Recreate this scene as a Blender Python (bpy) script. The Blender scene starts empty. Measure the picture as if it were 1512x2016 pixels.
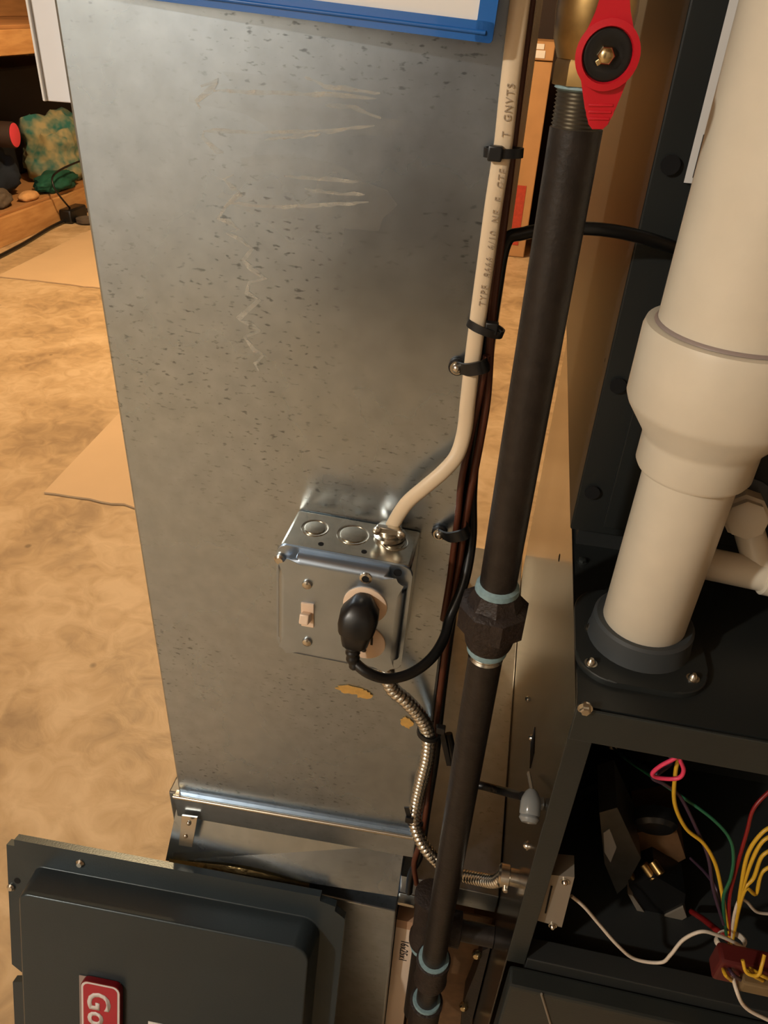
import bpy, bmesh, math, random
from mathutils import Vector, Matrix, Euler
random.seed(7)
scene = bpy.context.scene
COL = scene.collection
# ------------------------------------------------------------------ camera
F, CX, CY = 1500.0, 756.0, 1008.0
CAM = Vector((0.0, -0.5, 1.27))
_down = Vector((620-CX, 3250-CY, F)).normalized()
_h = Vector((-10500-CX, 0.0, F)); _h.y = -(_down.x*_h.x+_down.z*_h.z)/_down.y
_xr = -_h.normalized(); _up = -_down; _yf = _up.cross(_xr)
ROT = Matrix((_xr, _yf, _up))                      # photo axes -> world axes
cd = bpy.data.cameras.new('camera'); cam = bpy.data.objects.new('camera', cd); COL.objects.link(cam)
_c0 = ROT@Vector((1, 0, 0)); _c1 = ROT@Vector((0, -1, 0)); _c2 = ROT@Vector((0, 0, -1))
cam.matrix_world = Matrix(((_c0.x, _c1.x, _c2.x, CAM.x), (_c0.y, _c1.y, _c2.y, CAM.y), (_c0.z, _c1.z, _c2.z, CAM.z), (0, 0, 0, 1)))
cd.sensor_fit = 'VERTICAL'; cd.sensor_height = 36.0; cd.lens = F/2016*36; cd.clip_start = 0.02
scene.camera = cam
# ------------------------------------------------------------------ world, lamps, exposure
w = bpy.data.worlds.new('world'); scene.world = w; w.use_nodes = True
w.node_tree.nodes['Background'].inputs[0].default_value = (1, .8, .6, 1)
w.node_tree.nodes['Background'].inputs[1].default_value = 0.02
def bulb(name, loc, power, color, radius=.06):
    l = bpy.data.lights.new(name, 'POINT'); l.energy = power; l.color = color; l.shadow_soft_size = radius
    o = bpy.data.objects.new(name, l); COL.objects.link(o); o.location = loc; return o
bulb('bulb_far_room_offscreen', (-1.4, 2.8, 2.25), 208, (1, .70, .38))
bulb('bulb_near_left_offscreen', (-1.7, -1.9, 2.25), 135, (1, .96, .88), .05)
vs = scene.view_settings
vs.view_transform = 'Standard'; vs.look = 'None'; vs.gamma = 1.0; vs.use_curve_mapping = False; vs.exposure = 0.0
# ------------------------------------------------------------------ materials
MATS = {}
def lin(c):
    return tuple(((v/255)/12.92 if v/255 <= .04045 else ((v/255+.055)/1.055)**2.4) for v in c)
def mat(name, rgb, rough=.5, metal=0.0, var=0.0, vscale=20.0, bump=0.0, bscale=200.0, rvar=0.0, rgb2=None, stretch=(1, 1, 1), spec=.5, coat=0.0, detail=4.0):
    m = bpy.data.materials.new(name); m.use_nodes = True; nt = m.node_tree; N = nt.nodes; L = nt.links
    b = N['Principled BSDF']; base = lin(rgb)
    b.inputs['Base Color'].default_value = (*base, 1); b.inputs['Roughness'].default_value = rough; b.inputs['Metallic'].default_value = metal
    b.inputs['Specular IOR Level'].default_value = spec; b.inputs['Coat Weight'].default_value = coat
    tc = N.new('ShaderNodeTexCoord'); mp = N.new('ShaderNodeMapping'); mp.inputs['Scale'].default_value = stretch
    L.new(tc.outputs['Object'], mp.inputs['Vector'])
    if var or rgb2:
        n = N.new('ShaderNodeTexNoise'); n.inputs['Scale'].default_value = vscale; n.inputs['Detail'].default_value = detail
        L.new(mp.outputs[0], n.inputs['Vector'])
        cr = N.new('ShaderNodeValToRGB'); cr.color_ramp.elements[0].position = .35; cr.color_ramp.elements[1].position = .65
        c2 = lin(rgb2) if rgb2 else tuple(v*(1-var) for v in base)
        cr.color_ramp.elements[0].color = (*c2, 1); cr.color_ramp.elements[1].color = (*base, 1)
        L.new(n.outputs['Fac'], cr.inputs[0]); L.new(cr.outputs[0], b.inputs['Base Color'])
    if rvar:
        n = N.new('ShaderNodeTexNoise'); n.inputs['Scale'].default_value = vscale*.5; n.inputs['Detail'].default_value = 3
        L.new(mp.outputs[0], n.inputs['Vector'])
        mr = N.new('ShaderNodeMapRange'); mr.inputs[1].default_value = .3; mr.inputs[2].default_value = .7
        mr.inputs[3].default_value = max(.02, rough-rvar); mr.inputs[4].default_value = rough+rvar
        L.new(n.outputs['Fac'], mr.inputs[0]); L.new(mr.outputs[0], b.inputs['Roughness'])
    if bump:
        n = N.new('ShaderNodeTexNoise'); n.inputs['Scale'].default_value = bscale; n.inputs['Detail'].default_value = 3
        L.new(mp.outputs[0], n.inputs['Vector'])
        bp = N.new('ShaderNodeBump'); bp.inputs['Strength'].default_value = bump; bp.inputs['Distance'].default_value = .002
        L.new(n.outputs['Fac'], bp.inputs['Height']); L.new(bp.outputs[0], b.inputs['Normal'])
    MATS[name] = m; return m
def galv(name, rgb, rough, fleck=.55, bump=.15):
    """galvanised sheet: faint spangle, short dark flecks in drifts, uneven gloss"""
    m = mat(name, rgb, rough, 1.0); nt = m.node_tree; N = nt.nodes; L = nt.links; b = N['Principled BSDF']
    tc = N.new('ShaderNodeTexCoord')
    def noise(scale, st=(1, 1, 1), det=3.0):
        mp = N.new('ShaderNodeMapping'); mp.inputs['Scale'].default_value = st; L.new(tc.outputs['Object'], mp.inputs['Vector'])
        n = N.new('ShaderNodeTexNoise'); n.inputs['Scale'].default_value = scale; n.inputs['Detail'].default_value = det
        L.new(mp.outputs[0], n.inputs['Vector']); return n.outputs['Fac']
    def rng(x, a, c, lo, hi):
        r = N.new('ShaderNodeMapRange'); r.inputs[1].default_value = a; r.inputs[2].default_value = c; r.inputs[3].default_value = lo; r.inputs[4].default_value = hi
        L.new(x, r.inputs[0]); return r.outputs[0]
    def mul(x, y):
        q = N.new('ShaderNodeMath'); q.operation = 'MULTIPLY'; L.new(x, q.inputs[0]); L.new(y, q.inputs[1]); return q.outputs[0]
    fl = rng(noise(260, (.55, 1, 1.25), 2), .60, .70, 0, 1)
    fl = mul(fl, rng(noise(9), .42, .58, .12, 1))
    sp = rng(noise(60, (1, 1, 1), 4), .3, .7, 0, 1)
    base = lin(rgb)
    mx = N.new('ShaderNodeMix'); mx.data_type = 'RGBA'; mx.inputs[6].default_value = (*[v*.86 for v in base], 1); mx.inputs[7].default_value = (*base, 1); L.new(sp, mx.inputs[0])
    mx2 = N.new('ShaderNodeMix'); mx2.data_type = 'RGBA'; mx2.inputs[7].default_value = (*[v*(1-fleck) for v in base], 1)
    L.new(fl, mx2.inputs[0]); L.new(mx.outputs[2], mx2.inputs[6]); L.new(mx2.outputs[2], b.inputs['Base Color'])
    L.new(rng(noise(6, (1, 1, 1), 5), .3, .7, rough-.05, rough+.07), b.inputs['Roughness'])
    bp = N.new('ShaderNodeBump'); bp.inputs['Strength'].default_value = bump; bp.inputs['Distance'].default_value = .001
    L.new(noise(7, (1, 1, .6), 2), bp.inputs['Height']); L.new(bp.outputs[0], b.inputs['Normal'])
    return m
def residue(name, rgb, amount, scale=120.0, st=(1, 1, 1)):
    """broken, half transparent film on a surface"""
    m = mat(name, rgb, .7); nt = m.node_tree; N = nt.nodes; L = nt.links; b = N['Principled BSDF']
    tc = N.new('ShaderNodeTexCoord'); mp = N.new('ShaderNodeMapping'); mp.inputs['Scale'].default_value = st; L.new(tc.outputs['Object'], mp.inputs['Vector'])
    n = N.new('ShaderNodeTexNoise'); n.inputs['Scale'].default_value = scale; n.inputs['Detail'].default_value = 4; L.new(mp.outputs[0], n.inputs['Vector'])
    r = N.new('ShaderNodeMapRange'); r.inputs[1].default_value = .4; r.inputs[2].default_value = .68; r.inputs[3].default_value = amount*.25; r.inputs[4].default_value = amount
    L.new(n.outputs['Fac'], r.inputs[0]); L.new(r.outputs[0], b.inputs['Alpha']); return m
galv('galv', (180, 193, 206), .28, .55)
galv('galv_boot', (180, 193, 206), .34, .3)
galv('galv_strip', (180, 193, 206), .25, .25, .5)
galv('galv_box', (200, 196, 182), .24, .35, .1)
mat('steel_cover', (178, 194, 212), .33, 1.0, var=.08, vscale=40)
mat('zinc', (205, 200, 188), .25, 1.0)
mat('tin_gold_sheen', (225, 196, 140), .28, 1.0, bump=.8, bscale=90)  # golden reflection on the bent tin is painted into the base colour
mat('black_iron', (44, 38, 34), .42, .25, var=.35, vscale=90, bump=.15, bscale=300)
mat('cast_iron', (50, 40, 35), .55, .2, var=.3, vscale=120, bump=.5, bscale=350)
mat('sealant', (132, 160, 166), .5, var=.2, vscale=300)
mat('brass', (160, 130, 82), .38, 1.0, var=.3, vscale=80)
mat('brass_nut', (215, 195, 150), .25, 1.0)
mat('red_paint', (200, 22, 38), .38, bump=.05)
mat('knob_black', (22, 22, 22), .3)
mat('pvc', (218, 208, 188), .36, var=.06, vscale=30)
mat('rubber_grey', (58, 62, 64), .55)
mat('paint_grey', (52, 56, 54), .34, .35, var=.12, vscale=12, bump=.05, bscale=400)
mat('furnace_side', (132, 128, 122), .20, 1.0, var=.18, vscale=6, rvar=.05, stretch=(1, 1, .5))
mat('coil_grey', (40, 43, 42), .42, .2, var=.1, vscale=8)
mat('door_grey', (58, 68, 73), .30, .45, var=.1, vscale=10, bump=.06, bscale=500)
mat('interior_black', (44, 46, 45), .5, .2)
mat('hole_shade', (4, 4, 4), .9)  # shade inside holes and slots, put into the colour of surface marks
mat('cable_cream', (222, 200, 168), .45)
mat('thread_dark', (130, 124, 112), .35, .9)
mat('cable_print', (160, 142, 120), .6)
mat('wire_brown', (82, 40, 22), .45)
mat('wire_black', (18, 17, 17), .38)
mat('nylon_black', (16, 16, 17), .42)
mat('plug_black', (20, 20, 20), .34)
mat('ivory', (232, 205, 178), .4)
mat('slot_dark', (40, 30, 26), .7)
mat('blue_plastic', (24, 98, 178), .25, coat=.3)
mat('paper_white', (228, 226, 222), .55)
mat('print_violet', (62, 58, 120), .5)
mat('card_white', (226, 226, 228), .5)
mat('print_black', (38, 34, 32), .6)
mat('print_orange', (205, 82, 40), .6)
mat('badge_red', (170, 36, 52), .35)
mat('badge_edge', (110, 10, 18), .3)
mat('badge_silver', (214, 208, 206), .35)
mat('tape_clear', (150, 135, 128), .35)
mat('filter_card', (226, 204, 182), .7)
mat('filter_brown', (180, 142, 112), .7)
mat('marker', (46, 40, 44), .6)
mat('mastic', (206, 160, 84), .6, var=.2, vscale=150)
residue('residue_white', (225, 218, 200), .40, 160, (.6, 1, 1.4))
residue('residue_film', (214, 204, 184), .07, 60, (.3, 1, 1.6))
mat('wire_yellow', (205, 160, 40), .4)
mat('wire_green', (30, 90, 60), .4)
mat('wire_pink', (225, 60, 95), .4)
mat('wire_red', (125, 22, 22), .4)
mat('wire_purple', (62, 42, 58), .45)
mat('wire_white', (205, 192, 175), .45)
mat('clear_plastic', (120, 124, 124), .15, spec=.6)
mat('plate_beige', (142, 132, 118), .4, .3)
mat('valve_alu', (120, 118, 112), .4, .8, var=.2, vscale=60)
mat('valve_tag', (160, 160, 158), .5)
mat('bronze', (128, 96, 66), .5, .5, var=.3, vscale=50)
mat('connector_red', (84, 26, 24), .45)
mat('connector_tan', (112, 92, 62), .5)
mat('cardboard', (188, 144, 96), .75, var=.12, vscale=7)
mat('cardboard_dark', (150, 120, 88), .8, var=.2, vscale=7)
mat('print_red', (186, 66, 44), .7, var=.2, vscale=60)
mat('dark_brown', (44, 28, 20), .7)
mat('lumber', (200, 156, 104), .6, rgb2=(178, 132, 82), vscale=6, stretch=(3, 1, 6))
mat('plywood', (178, 132, 86), .65, rgb2=(154, 112, 70), vscale=5, stretch=(1, .6, 5))
mat('shade_charcoal', (34, 34, 36), .6)  # even dark colour of the block added for the shade under the bench
mat('cloth_pattern', (160, 150, 112), .9, rgb2=(40, 104, 98), vscale=13, detail=2)
mat('cloth_green', (16, 84, 66), .85, var=.3, vscale=10)
mat('cloth_navy', (18, 30, 46), .9)
mat('cloth_beige', (206, 160, 108), .85, var=.2, vscale=20)
mat('cloth_grey', (90, 80, 70), .9, var=.3, vscale=18)
mat('pink', (212, 66, 84), .6)
mat('mat_tan', (206, 182, 148), .8, var=.05, vscale=5)
mat('wall', (168, 148, 122), .85, var=.12, vscale=2.0)
mat('wall_pale', (226, 224, 216), .8, var=.06, vscale=2.0)
mat('ceil', (158, 132, 100), .9, var=.2, vscale=3)
def floor_mat():
    m = mat('concrete', (190, 160, 118), .55); nt = m.node_tree; N = nt.nodes; L = nt.links; b = N['Principled BSDF']
    tc = N.new('ShaderNodeTexCoord')
    n1 = N.new('ShaderNodeTexNoise'); n1.inputs['Scale'].default_value = 3.2; n1.inputs['Detail'].default_value = 7; n1.inputs['Distortion'].default_value = .6
    n2 = N.new('ShaderNodeTexNoise'); n2.inputs['Scale'].default_value = 14; n2.inputs['Detail'].default_value = 6; n2.inputs['Distortion'].default_value = 1.2
    n3 = N.new('ShaderNodeTexVoronoi'); n3.inputs['Scale'].default_value = 5.5
    for n in (n1, n2, n3): L.new(tc.outputs['Object'], n.inputs['Vector'])
    r = N.new('ShaderNodeValToRGB'); e = r.color_ramp.elements
    e[0].position = .36; e[0].color = (*lin((158, 136, 106)), 1); e[1].position = .62; e[1].color = (*lin((206, 184, 150)), 1)
    q = e.new(.5); q.color = (*lin((188, 164, 128)), 1)
    ad = N.new('ShaderNodeMix'); ad.inputs[0].default_value = .42; L.new(n1.outputs['Fac'], ad.inputs[2]); L.new(n2.outputs['Fac'], ad.inputs[3])
    L.new(ad.outputs[0], r.inputs[0])
    sp = N.new('ShaderNodeMapRange'); sp.inputs[1].default_value = .03; sp.inputs[2].default_value = .06; sp.inputs[3].default_value = .55; sp.inputs[4].default_value = 1; L.new(n3.outputs['Distance'], sp.inputs[0])
    mx = N.new('ShaderNodeMix'); mx.data_type = 'RGBA'; mx.blend_type = 'MULTIPLY'; mx.inputs[0].default_value = 1
    L.new(r.outputs[0], mx.inputs[6]); L.new(sp.outputs[0], mx.inputs[7]); L.new(mx.outputs[2], b.inputs['Base Color'])
    bp = N.new('ShaderNodeBump'); bp.inputs['Strength'].default_value = .25; bp.inputs['Distance'].default_value = .01
    L.new(n2.outputs['Fac'], bp.inputs['Height']); L.new(bp.outputs[0], b.inputs['Normal'])
    ro = N.new('ShaderNodeMapRange'); ro.inputs[3].default_value = .35; ro.inputs[4].default_value = .7; L.new(n1.outputs['Fac'], ro.inputs[0]); L.new(ro.outputs[0], b.inputs['Roughness'])
floor_mat()
# ------------------------------------------------------------------ helpers
def at(px, py, X=None, Y=None, Z=None):
    """a measured photo point put on its real plane in the room"""
    d = ROT@Vector((px-CX, py-CY, F))
    for i, v in enumerate((X, Y, Z)):
        if v is not None: return CAM+d*((v-CAM[i])/d[i])
WORLD = {}
def frame_of(d):
    d = d.normalized(); a = Vector((0, 0, 1)) if abs(d.z) < .9 else Vector((1, 0, 0))
    u = d.cross(a).normalized(); return u, d.cross(u).normalized()
def smooth_path(pts, n=6):
    pts = [Vector(p) for p in pts]
    if len(pts) < 3: return pts
    out = []; q = [pts[0]*2-pts[1]]+pts+[pts[-1]*2-pts[-2]]
    for i in range(1, len(q)-2):
        a, b, c, d = q[i-1:i+3]
        for k in range(n):
            t = k/n
            out.append(.5*((2*b)+(c-a)*t+(2*a-5*b+4*c-d)*t*t+(3*b-a-3*c+d)*t**3))
    out.append(pts[-1]); return out
def resample(pts, step):
    out = [pts[0]]; acc = 0; 
    for a, b in zip(pts, pts[1:]):
        l = (b-a).length; s = step-acc
        while s <= l and l > 0:
            out.append(a.lerp(b, s/l)); s += step
        acc = (acc+l) % step
    return out
class B:
    def __init__(s): s.bm = bmesh.new(); s.ang = 20
    def box(s, lo, hi, bevel=0.0, seg=2, M=None):
        lo = Vector(lo); hi = Vector(hi); c = (lo+hi)/2; d = hi-lo
        r = bmesh.ops.create_cube(s.bm, size=1.0)
        for v in r['verts']: v.co = Vector((v.co.x*d.x, v.co.y*d.y, v.co.z*d.z))+c
        vs_ = r['verts']
        if bevel:
            es = list({e for v in vs_ for e in v.link_edges})
            rr = bmesh.ops.bevel(s.bm, geom=es, offset=bevel, segments=seg, affect='EDGES', profile=.5)
            vs_ = list({v for f in rr['faces'] for v in f.verts}|{v for v in vs_ if v.is_valid})
        if M is not None:
            for v in vs_: v.co = M@v.co
        return s
    def rings(s, rings, close=False, cap=True):
        R = [[s.bm.verts.new(p) for p in r] for r in rings]; n = len(R[0])
        pairs = list(zip(R, R[1:]))+([(R[-1], R[0])] if close else [])
        for a, b in pairs:
            for i in range(n): s.bm.faces.new((a[i], a[(i+1) % n], b[(i+1) % n], b[i]))
        if cap and not close:
            s.bm.faces.new(R[0][::-1]); s.bm.faces.new(R[-1])
        return s
    def lathe(s, o, axis, prof, seg=24, phase=0.0):
        o = Vector(o); axis = Vector(axis).normalized(); u, v = frame_of(axis); s.ang = max(s.ang, 40)
        return s.rings([[o+axis*h+(u*math.cos(2*math.pi*k/seg+phase)+v*math.sin(2*math.pi*k/seg+phase))*max(r, 1e-5) for k in range(seg)] for r, h in prof])
    def cyl(s, p0, p1, r, r1=None, seg=16, ch=0.0):
        p0 = Vector(p0); p1 = Vector(p1); l = (p1-p0).length; r1 = r if r1 is None else r1
        prof = [(r-ch, 0), (r, ch), (r1, l-ch), (r1-ch, l)] if ch else [(r, 0), (r1, l)]
        return s.lathe(p0, p1-p0, prof, seg)
    def tube(s, pts, r, seg=8, n=6, flat=None, rf=None, raw=False):
        """round (or flat oval) tube; rf(i) scales the radius ring by ring"""
        P = [Vector(p) for p in pts] if raw else smooth_path(pts, n)
        rings = []; u = None; s.ang = 62
        for i, p in enumerate(P):
            t = (P[min(i+1, len(P)-1)]-P[max(i-1, 0)]).normalized()
            if u is None: u = frame_of(t)[0] if flat is None else Vector(flat[0])
            u = (u-t*u.dot(t)).normalized(); v = t.cross(u)
            k = rf(i) if rf else 1.0
            a, b = (r*k, r*k) if flat is None else (r*k, flat[1]*k)
            rings.append([p+u*math.cos(2*math.pi*j/seg)*a+v*math.sin(2*math.pi*j/seg)*b for j in range(seg)])
        return s.rings(rings)
    def prism(s, poly, ex, bevel=0.0):
        ex = Vector(ex); A = [s.bm.verts.new(p) for p in poly]; Bv = [s.bm.verts.new(Vector(p)+ex) for p in poly]; n = len(A)
        fs = [s.bm.faces.new(A[::-1]), s.bm.faces.new(Bv)]
        for i in range(n): fs.append(s.bm.faces.new((A[i], A[(i+1) % n], Bv[(i+1) % n], Bv[i])))
        if bevel: bmesh.ops.bevel(s.bm, geom=list(fs[1].edges), offset=bevel, segments=3, affect='EDGES', profile=.5)
        return s
    def sphere(s, c, r, seg=12, scale=(1, 1, 1)):
        s.ang = max(s.ang, 60)
        rr = bmesh.ops.create_uvsphere(s.bm, u_segments=seg, v_segments=max(6, seg//2), radius=r)
        for v in rr['verts']: v.co = Vector((v.co.x*scale[0], v.co.y*scale[1], v.co.z*scale[2]))+Vector(c)
        return s
    def xf(s, M):
        bmesh.ops.transform(s.bm, matrix=M, verts=s.bm.verts); return s
    def obj(s, name, m, parent=None, smooth=True, label=None):
        bmesh.ops.recalc_face_normals(s.bm, faces=s.bm.faces)
        me = bpy.data.meshes.new(name); s.bm.to_mesh(me); s.bm.free()
        return link_mesh(name, me, m, parent, smooth, label, s.ang)
def link_mesh(name, me, m, parent=None, smooth=True, label=None, ang=38):
    xs = [v.co for v in me.vertices]
    lo = Vector((min(c.x for c in xs), min(c.y for c in xs), min(c.z for c in xs))); hi = Vector((max(c.x for c in xs), max(c.y for c in xs), max(c.z for c in xs)))
    c = (lo+hi)/2
    for v in me.vertices: v.co -= c
    if smooth:
        for p in me.polygons: p.use_smooth = True
        me.set_sharp_from_angle(angle=math.radians(ang))
    me.materials.append(MATS[m])
    o = bpy.data.objects.new(name, me); COL.objects.link(o)
    WORLD[o.name] = c
    if parent is not None: o.parent = parent; o.location = c-WORLD[parent.name]
    else: o.location = c
    if label: o['label'] = label
    return o
def thing(name, label, cat, loc, group=None):
    o = bpy.data.objects.new(name, None); COL.objects.link(o); o.empty_display_size = .05
    o.location = loc; WORLD[o.name] = Vector(loc); o['label'] = label; o['category'] = cat
    if group: o['group'] = group
    return o
def tag(o, label, cat, group=None):
    o['label'] = label; o['category'] = cat
    if group: o['group'] = group
    return o
def struct(o): o['kind'] = 'structure'; return o
def rrect(w_, h_, r, n=5):
    pts = []
    for cx, cy, a0 in ((w_/2-r, h_/2-r, 0), (-w_/2+r, h_/2-r, 90), (-w_/2+r, -h_/2+r, 180), (w_/2-r, -h_/2+r, 270)):
        for k in range(n+1):
            a = math.radians(a0+90*k/n); pts.append((cx+r*math.cos(a), cy+r*math.sin(a)))
    return pts
def plane_pts(pts, o, u, v):
    o = Vector(o); u = Vector(u); v = Vector(v); return [o+u*a+v*b for a, b in pts]
def text(body, size, o, u, v, m, parent, name='lettering', align='LEFT', depth=.0004, space=1.0, bold=0.0):
    cu = bpy.data.curves.new('t', 'FONT'); cu.body = body; cu.size = size; cu.extrude = 0; cu.align_x = align; cu.space_character = space; cu.offset = bold
    cu.resolution_u = 3
    ob = bpy.data.objects.new('t', cu); COL.objects.link(ob); bpy.context.view_layer.update()
    me = bpy.data.meshes.new_from_object(ob.evaluated_get(bpy.context.evaluated_depsgraph_get()))
    bpy.data.objects.remove(ob); bpy.data.curves.remove(cu)
    u = Vector(u).normalized(); v = Vector(v).normalized(); n = u.cross(v); o = Vector(o)
    bm = bmesh.new(); bm.from_mesh(me); bpy.data.meshes.remove(me)
    for q in bm.verts: q.co = o+u*q.co.x+v*q.co.y
    r = bmesh.ops.extrude_face_region(bm, geom=bm.faces[:])
    for q in [e for e in r['geom'] if isinstance(e, bmesh.types.BMVert)]: q.co += n*depth
    k = B(); k.bm.free(); k.bm = bm
    return k.obj(name, m, parent, smooth=False)
def screw(parent, p, n, r=.004, h=.003, m='zinc', name='screw', hexa=True, label=None):
    p = Vector(p); n = Vector(n).normalized(); b = B()
    b.lathe(p-n*.001, n, [(r*1.35, 0), (r*1.35, .0016)], 16)
    b.lathe(p+n*.0006, n, [(r, 0), (r, h*.8), (r*.75, h)] if hexa else [(r, 0), (r*.85, h*.6), (r*.4, h)], 6 if hexa else 14)
    return b.obj(name, m, parent, label=label)
# ------------------------------------------------------------------ the room
X0, X1, Y0, Y1, ZC = -4.6, 2.6, -3.0, 6.6, 2.45
struct(B().box((X0-.1, Y0-.1, -.1), (X1+.1, Y1+.1, 0)).obj('floor', 'concrete'))
struct(B().box((X0-.1, Y0-.1, ZC), (X1+.1, Y1+.1, ZC+.1)).obj('ceiling', 'ceil'))
struct(B().box((X0-.1, Y1, 0), (X1+.1, Y1+.1, ZC)).obj('wall_back', 'wall'))
struct(B().box((X0-.1, Y0-.1, 0), (X1+.1, Y0, ZC)).obj('wall_front', 'wall_pale'))
struct(B().box((X0-.1, Y0, 0), (X0, Y1, ZC)).obj('wall_left', 'wall'))
d1_ = struct(B().box((-.95, Y0+.001, .002), (.05, Y0+.045, 2.03), .004).obj('added_dark_door', 'dark_brown'))  # unseen door added to darken the reflection in the duct face
B().lathe((-.85, Y0+.045, 1.0), (0, 1, 0), [(.012, 0), (.012, .03), (.028, .035), (.028, .055), (.015, .06)], 20).obj('added_door_knob', 'brass', d1_)
struct(B().box((X1, Y0, 0), (X1+.1, Y1, ZC)).obj('wall_right', 'wall'))
# ------------------------------------------------------------------ return air duct
DX0, DX1 = -.298, -.020
duct = thing('return_air_duct', 'tall galvanized sheet metal return air duct beside the furnace', 'duct', (-.16, .28, 0))
B().box((DX0, 0, .50), (DX1, .50, ZC-.002), .0025).obj('duct_body', 'galv', duct)
bl, br = at(343, 1566, Y=-.006), at(818, 1648, Y=-.006); dz = Vector((0, 0, -.038))
B().prism([bl, br, br+dz, bl+dz], (0, .008, 0), .001).obj('drive_cleat', 'galv_boot', duct, label='grey folded cleat across the foot of the duct')
B().tube([bl+Vector((0, -.002, .001)), br+Vector((0, -.002, .001))], .0024, 8).obj('cleat_lip', 'zinc', duct)
# flared strip below the cleat
s0, s1 = bl+dz, br+dz
a0, a1 = Vector((-.305, .004, s0.z+.004)), Vector((-.034, .004, s1.z+.004)); b0, b1 = Vector((-.315, -.024, .402)), Vector((-.034, -.024, .432))
B().prism([a0, a1, b1, b0], (0, .006, 0)).obj('flared_strip', 'galv_strip', duct, label='bright flared sheet strip under the cleat')
B().box((-.312, -.024, .002), (-.034, .60, .40), .002).obj('boot_front', 'galv_boot', duct)
B().box((-.312, .002, .40), (-.034, .60, .50), .002).obj('boot_neck', 'galv_boot', duct)
# crumpled lower lip of the strip (bent tin)
p = []
for k in range(25):
    t = k/24; x = -.308+t*.172
    bulge = math.sin(t*math.pi)**.7
    p.append((x, t, bulge))
bb = B(); bb.ang = 50; up = []; lo = []
for x, t, q in p:
    zt = .412+.012*t+.012*q*math.sin(t*2.6+.3); zl = .398+.006*t-.006*math.sin(t*9)*q-.010*q*(1-t)
    up.append(bb.bm.verts.new((x, -.0262-.003*q, zt))); lo.append(bb.bm.verts.new((x, -.030-.012*q, zl)))
back = [bb.bm.verts.new((v.co.x, v.co.y+.002, v.co.z-.001)) for v in lo]
for i in range(len(up)-1):
    bb.bm.faces.new((up[i], up[i+1], lo[i+1], lo[i])); bb.bm.faces.new((lo[i], lo[i+1], back[i+1], back[i]))
bb.obj('crumpled_lip', 'tin_gold_sheen', duct, label='bent tin lip with a golden sheen put into its colour')
tb = [at(358, 1606, Y=-.012), at(388, 1610, Y=-.012), at(378, 1668, Y=-.022), at(352, 1664, Y=-.022)]
B().prism(tb, (0, .002, 0)).obj('tab', 'zinc', duct)
for px, py in ((372, 1620), (366, 1645)):
    B().sphere(at(px, py, Y=-.018), .003, 10).obj('rivet', 'zinc', duct)
# top of the filter boot between duct and furnace
B().box((-.034, .0, .40), (.079, .665, .434), .001).obj('boot_top', 'galv_boot', duct)
# residue of peeled tape and smears of mastic on the face
YS = -.0004
def ribbon(pts, wd, name, m, y=YS):
    b = B(); P = [at(px, py, Y=y) for px, py in pts]; Lf = []; Rt = []
    for i, q in enumerate(P):
        t = (P[min(i+1, len(P)-1)]-P[max(i-1, 0)]).normalized(); nn = Vector((-t.z, 0, t.x))
        ww = wd*1.7*(.4+.6*random.random())*(.4 if i in (0, len(P)-1) else 1)
        Lf.append(b.bm.verts.new(q+nn*ww)); Rt.append(b.bm.verts.new(q-nn*ww))
    for i in range(len(P)-1): b.bm.faces.new((Lf[i], Lf[i+1], Rt[i+1], Rt[i]))
    return b.obj(name, m, duct)
zig = [(395, 170), (430, 158), (415, 176), (386, 200), (394, 214), (402, 258), (398, 270), (428, 298), (440, 300)]
ribbon(zig[:5], .0016, 'residue_streak', 'residue_white'); ribbon(zig[5:], .0016, 'residue_streak', 'residue_white')
zz = [(460, 344), (444, 352), (462, 372), (474, 380), (440, 408), (432, 430), (448, 436), (470, 452), (448, 458), (474, 472), (496, 490), (480, 512), (494, 530), (520, 548), (492, 556), (486, 576), (508, 590), (470, 628), (492, 640), (512, 652), (480, 664), (500, 690), (520, 700), (504, 716), (512, 730)]
for i in range(0, len(zz)-3, 3): ribbon([(x+random.uniform(-3, 3), y) for x, y in zz[i:i+5]], .0014, 'residue_streak', 'residue_white')
for pts in ([(420, 178), (520, 182), (640, 186), (760, 196)], [(400, 258), (520, 262), (650, 258), (755, 246)], [(600, 150), (640, 170), (700, 176), (758, 186)], [(640, 206), (700, 212), (760, 238)],
            [(452, 400), (560, 408), (650, 402), (740, 398)], [(560, 348), (640, 352), (720, 360)], [(520, 275), (580, 268), (640, 262)], [(600, 372), (660, 380), (730, 384)]):
    q = []
    for (xa, ya), (xb, yb) in zip(pts, pts[1:]):
        q += [(xa+(xb-xa)*k/6, ya+(yb-ya)*k/6+random.uniform(-1.5, 1.5)) for k in range(6)]
    ribbon(q, .0009, 'residue_streak', 'residue_white')
def blob(cx, cy, rx, ry, name, m, n=22, jit=.25, y=YS, th=.0):
    b = B(); pts = []
    for k in range(n):
        a = 2*math.pi*k/n; j = 1+random.uniform(-jit, jit); pts.append(at(cx+rx*j*math.cos(a), cy+ry*j*math.sin(a)+rx*math.cos(a)*.16, Y=y))
    if th: b.prism(pts, (0, -th, 0))
    else: b.bm.faces.new([b.bm.verts.new(q) for q in pts])
    return b.obj(name, m, duct)
blob(580, 210, 180, 55, 'residue_film', 'residue_film', y=-.0003); blob(600, 380, 150, 90, 'residue_film', 'residue_film', y=-.0003)
blob(690, 1358, 26, 8, 'mastic_smear', 'mastic', jit=.2, th=.0008); blob(716, 1366, 16, 9, 'mastic_smear', 'mastic', th=.0011); blob(800, 1421, 12, 11, 'mastic_smear', 'mastic', th=.001)
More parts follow.
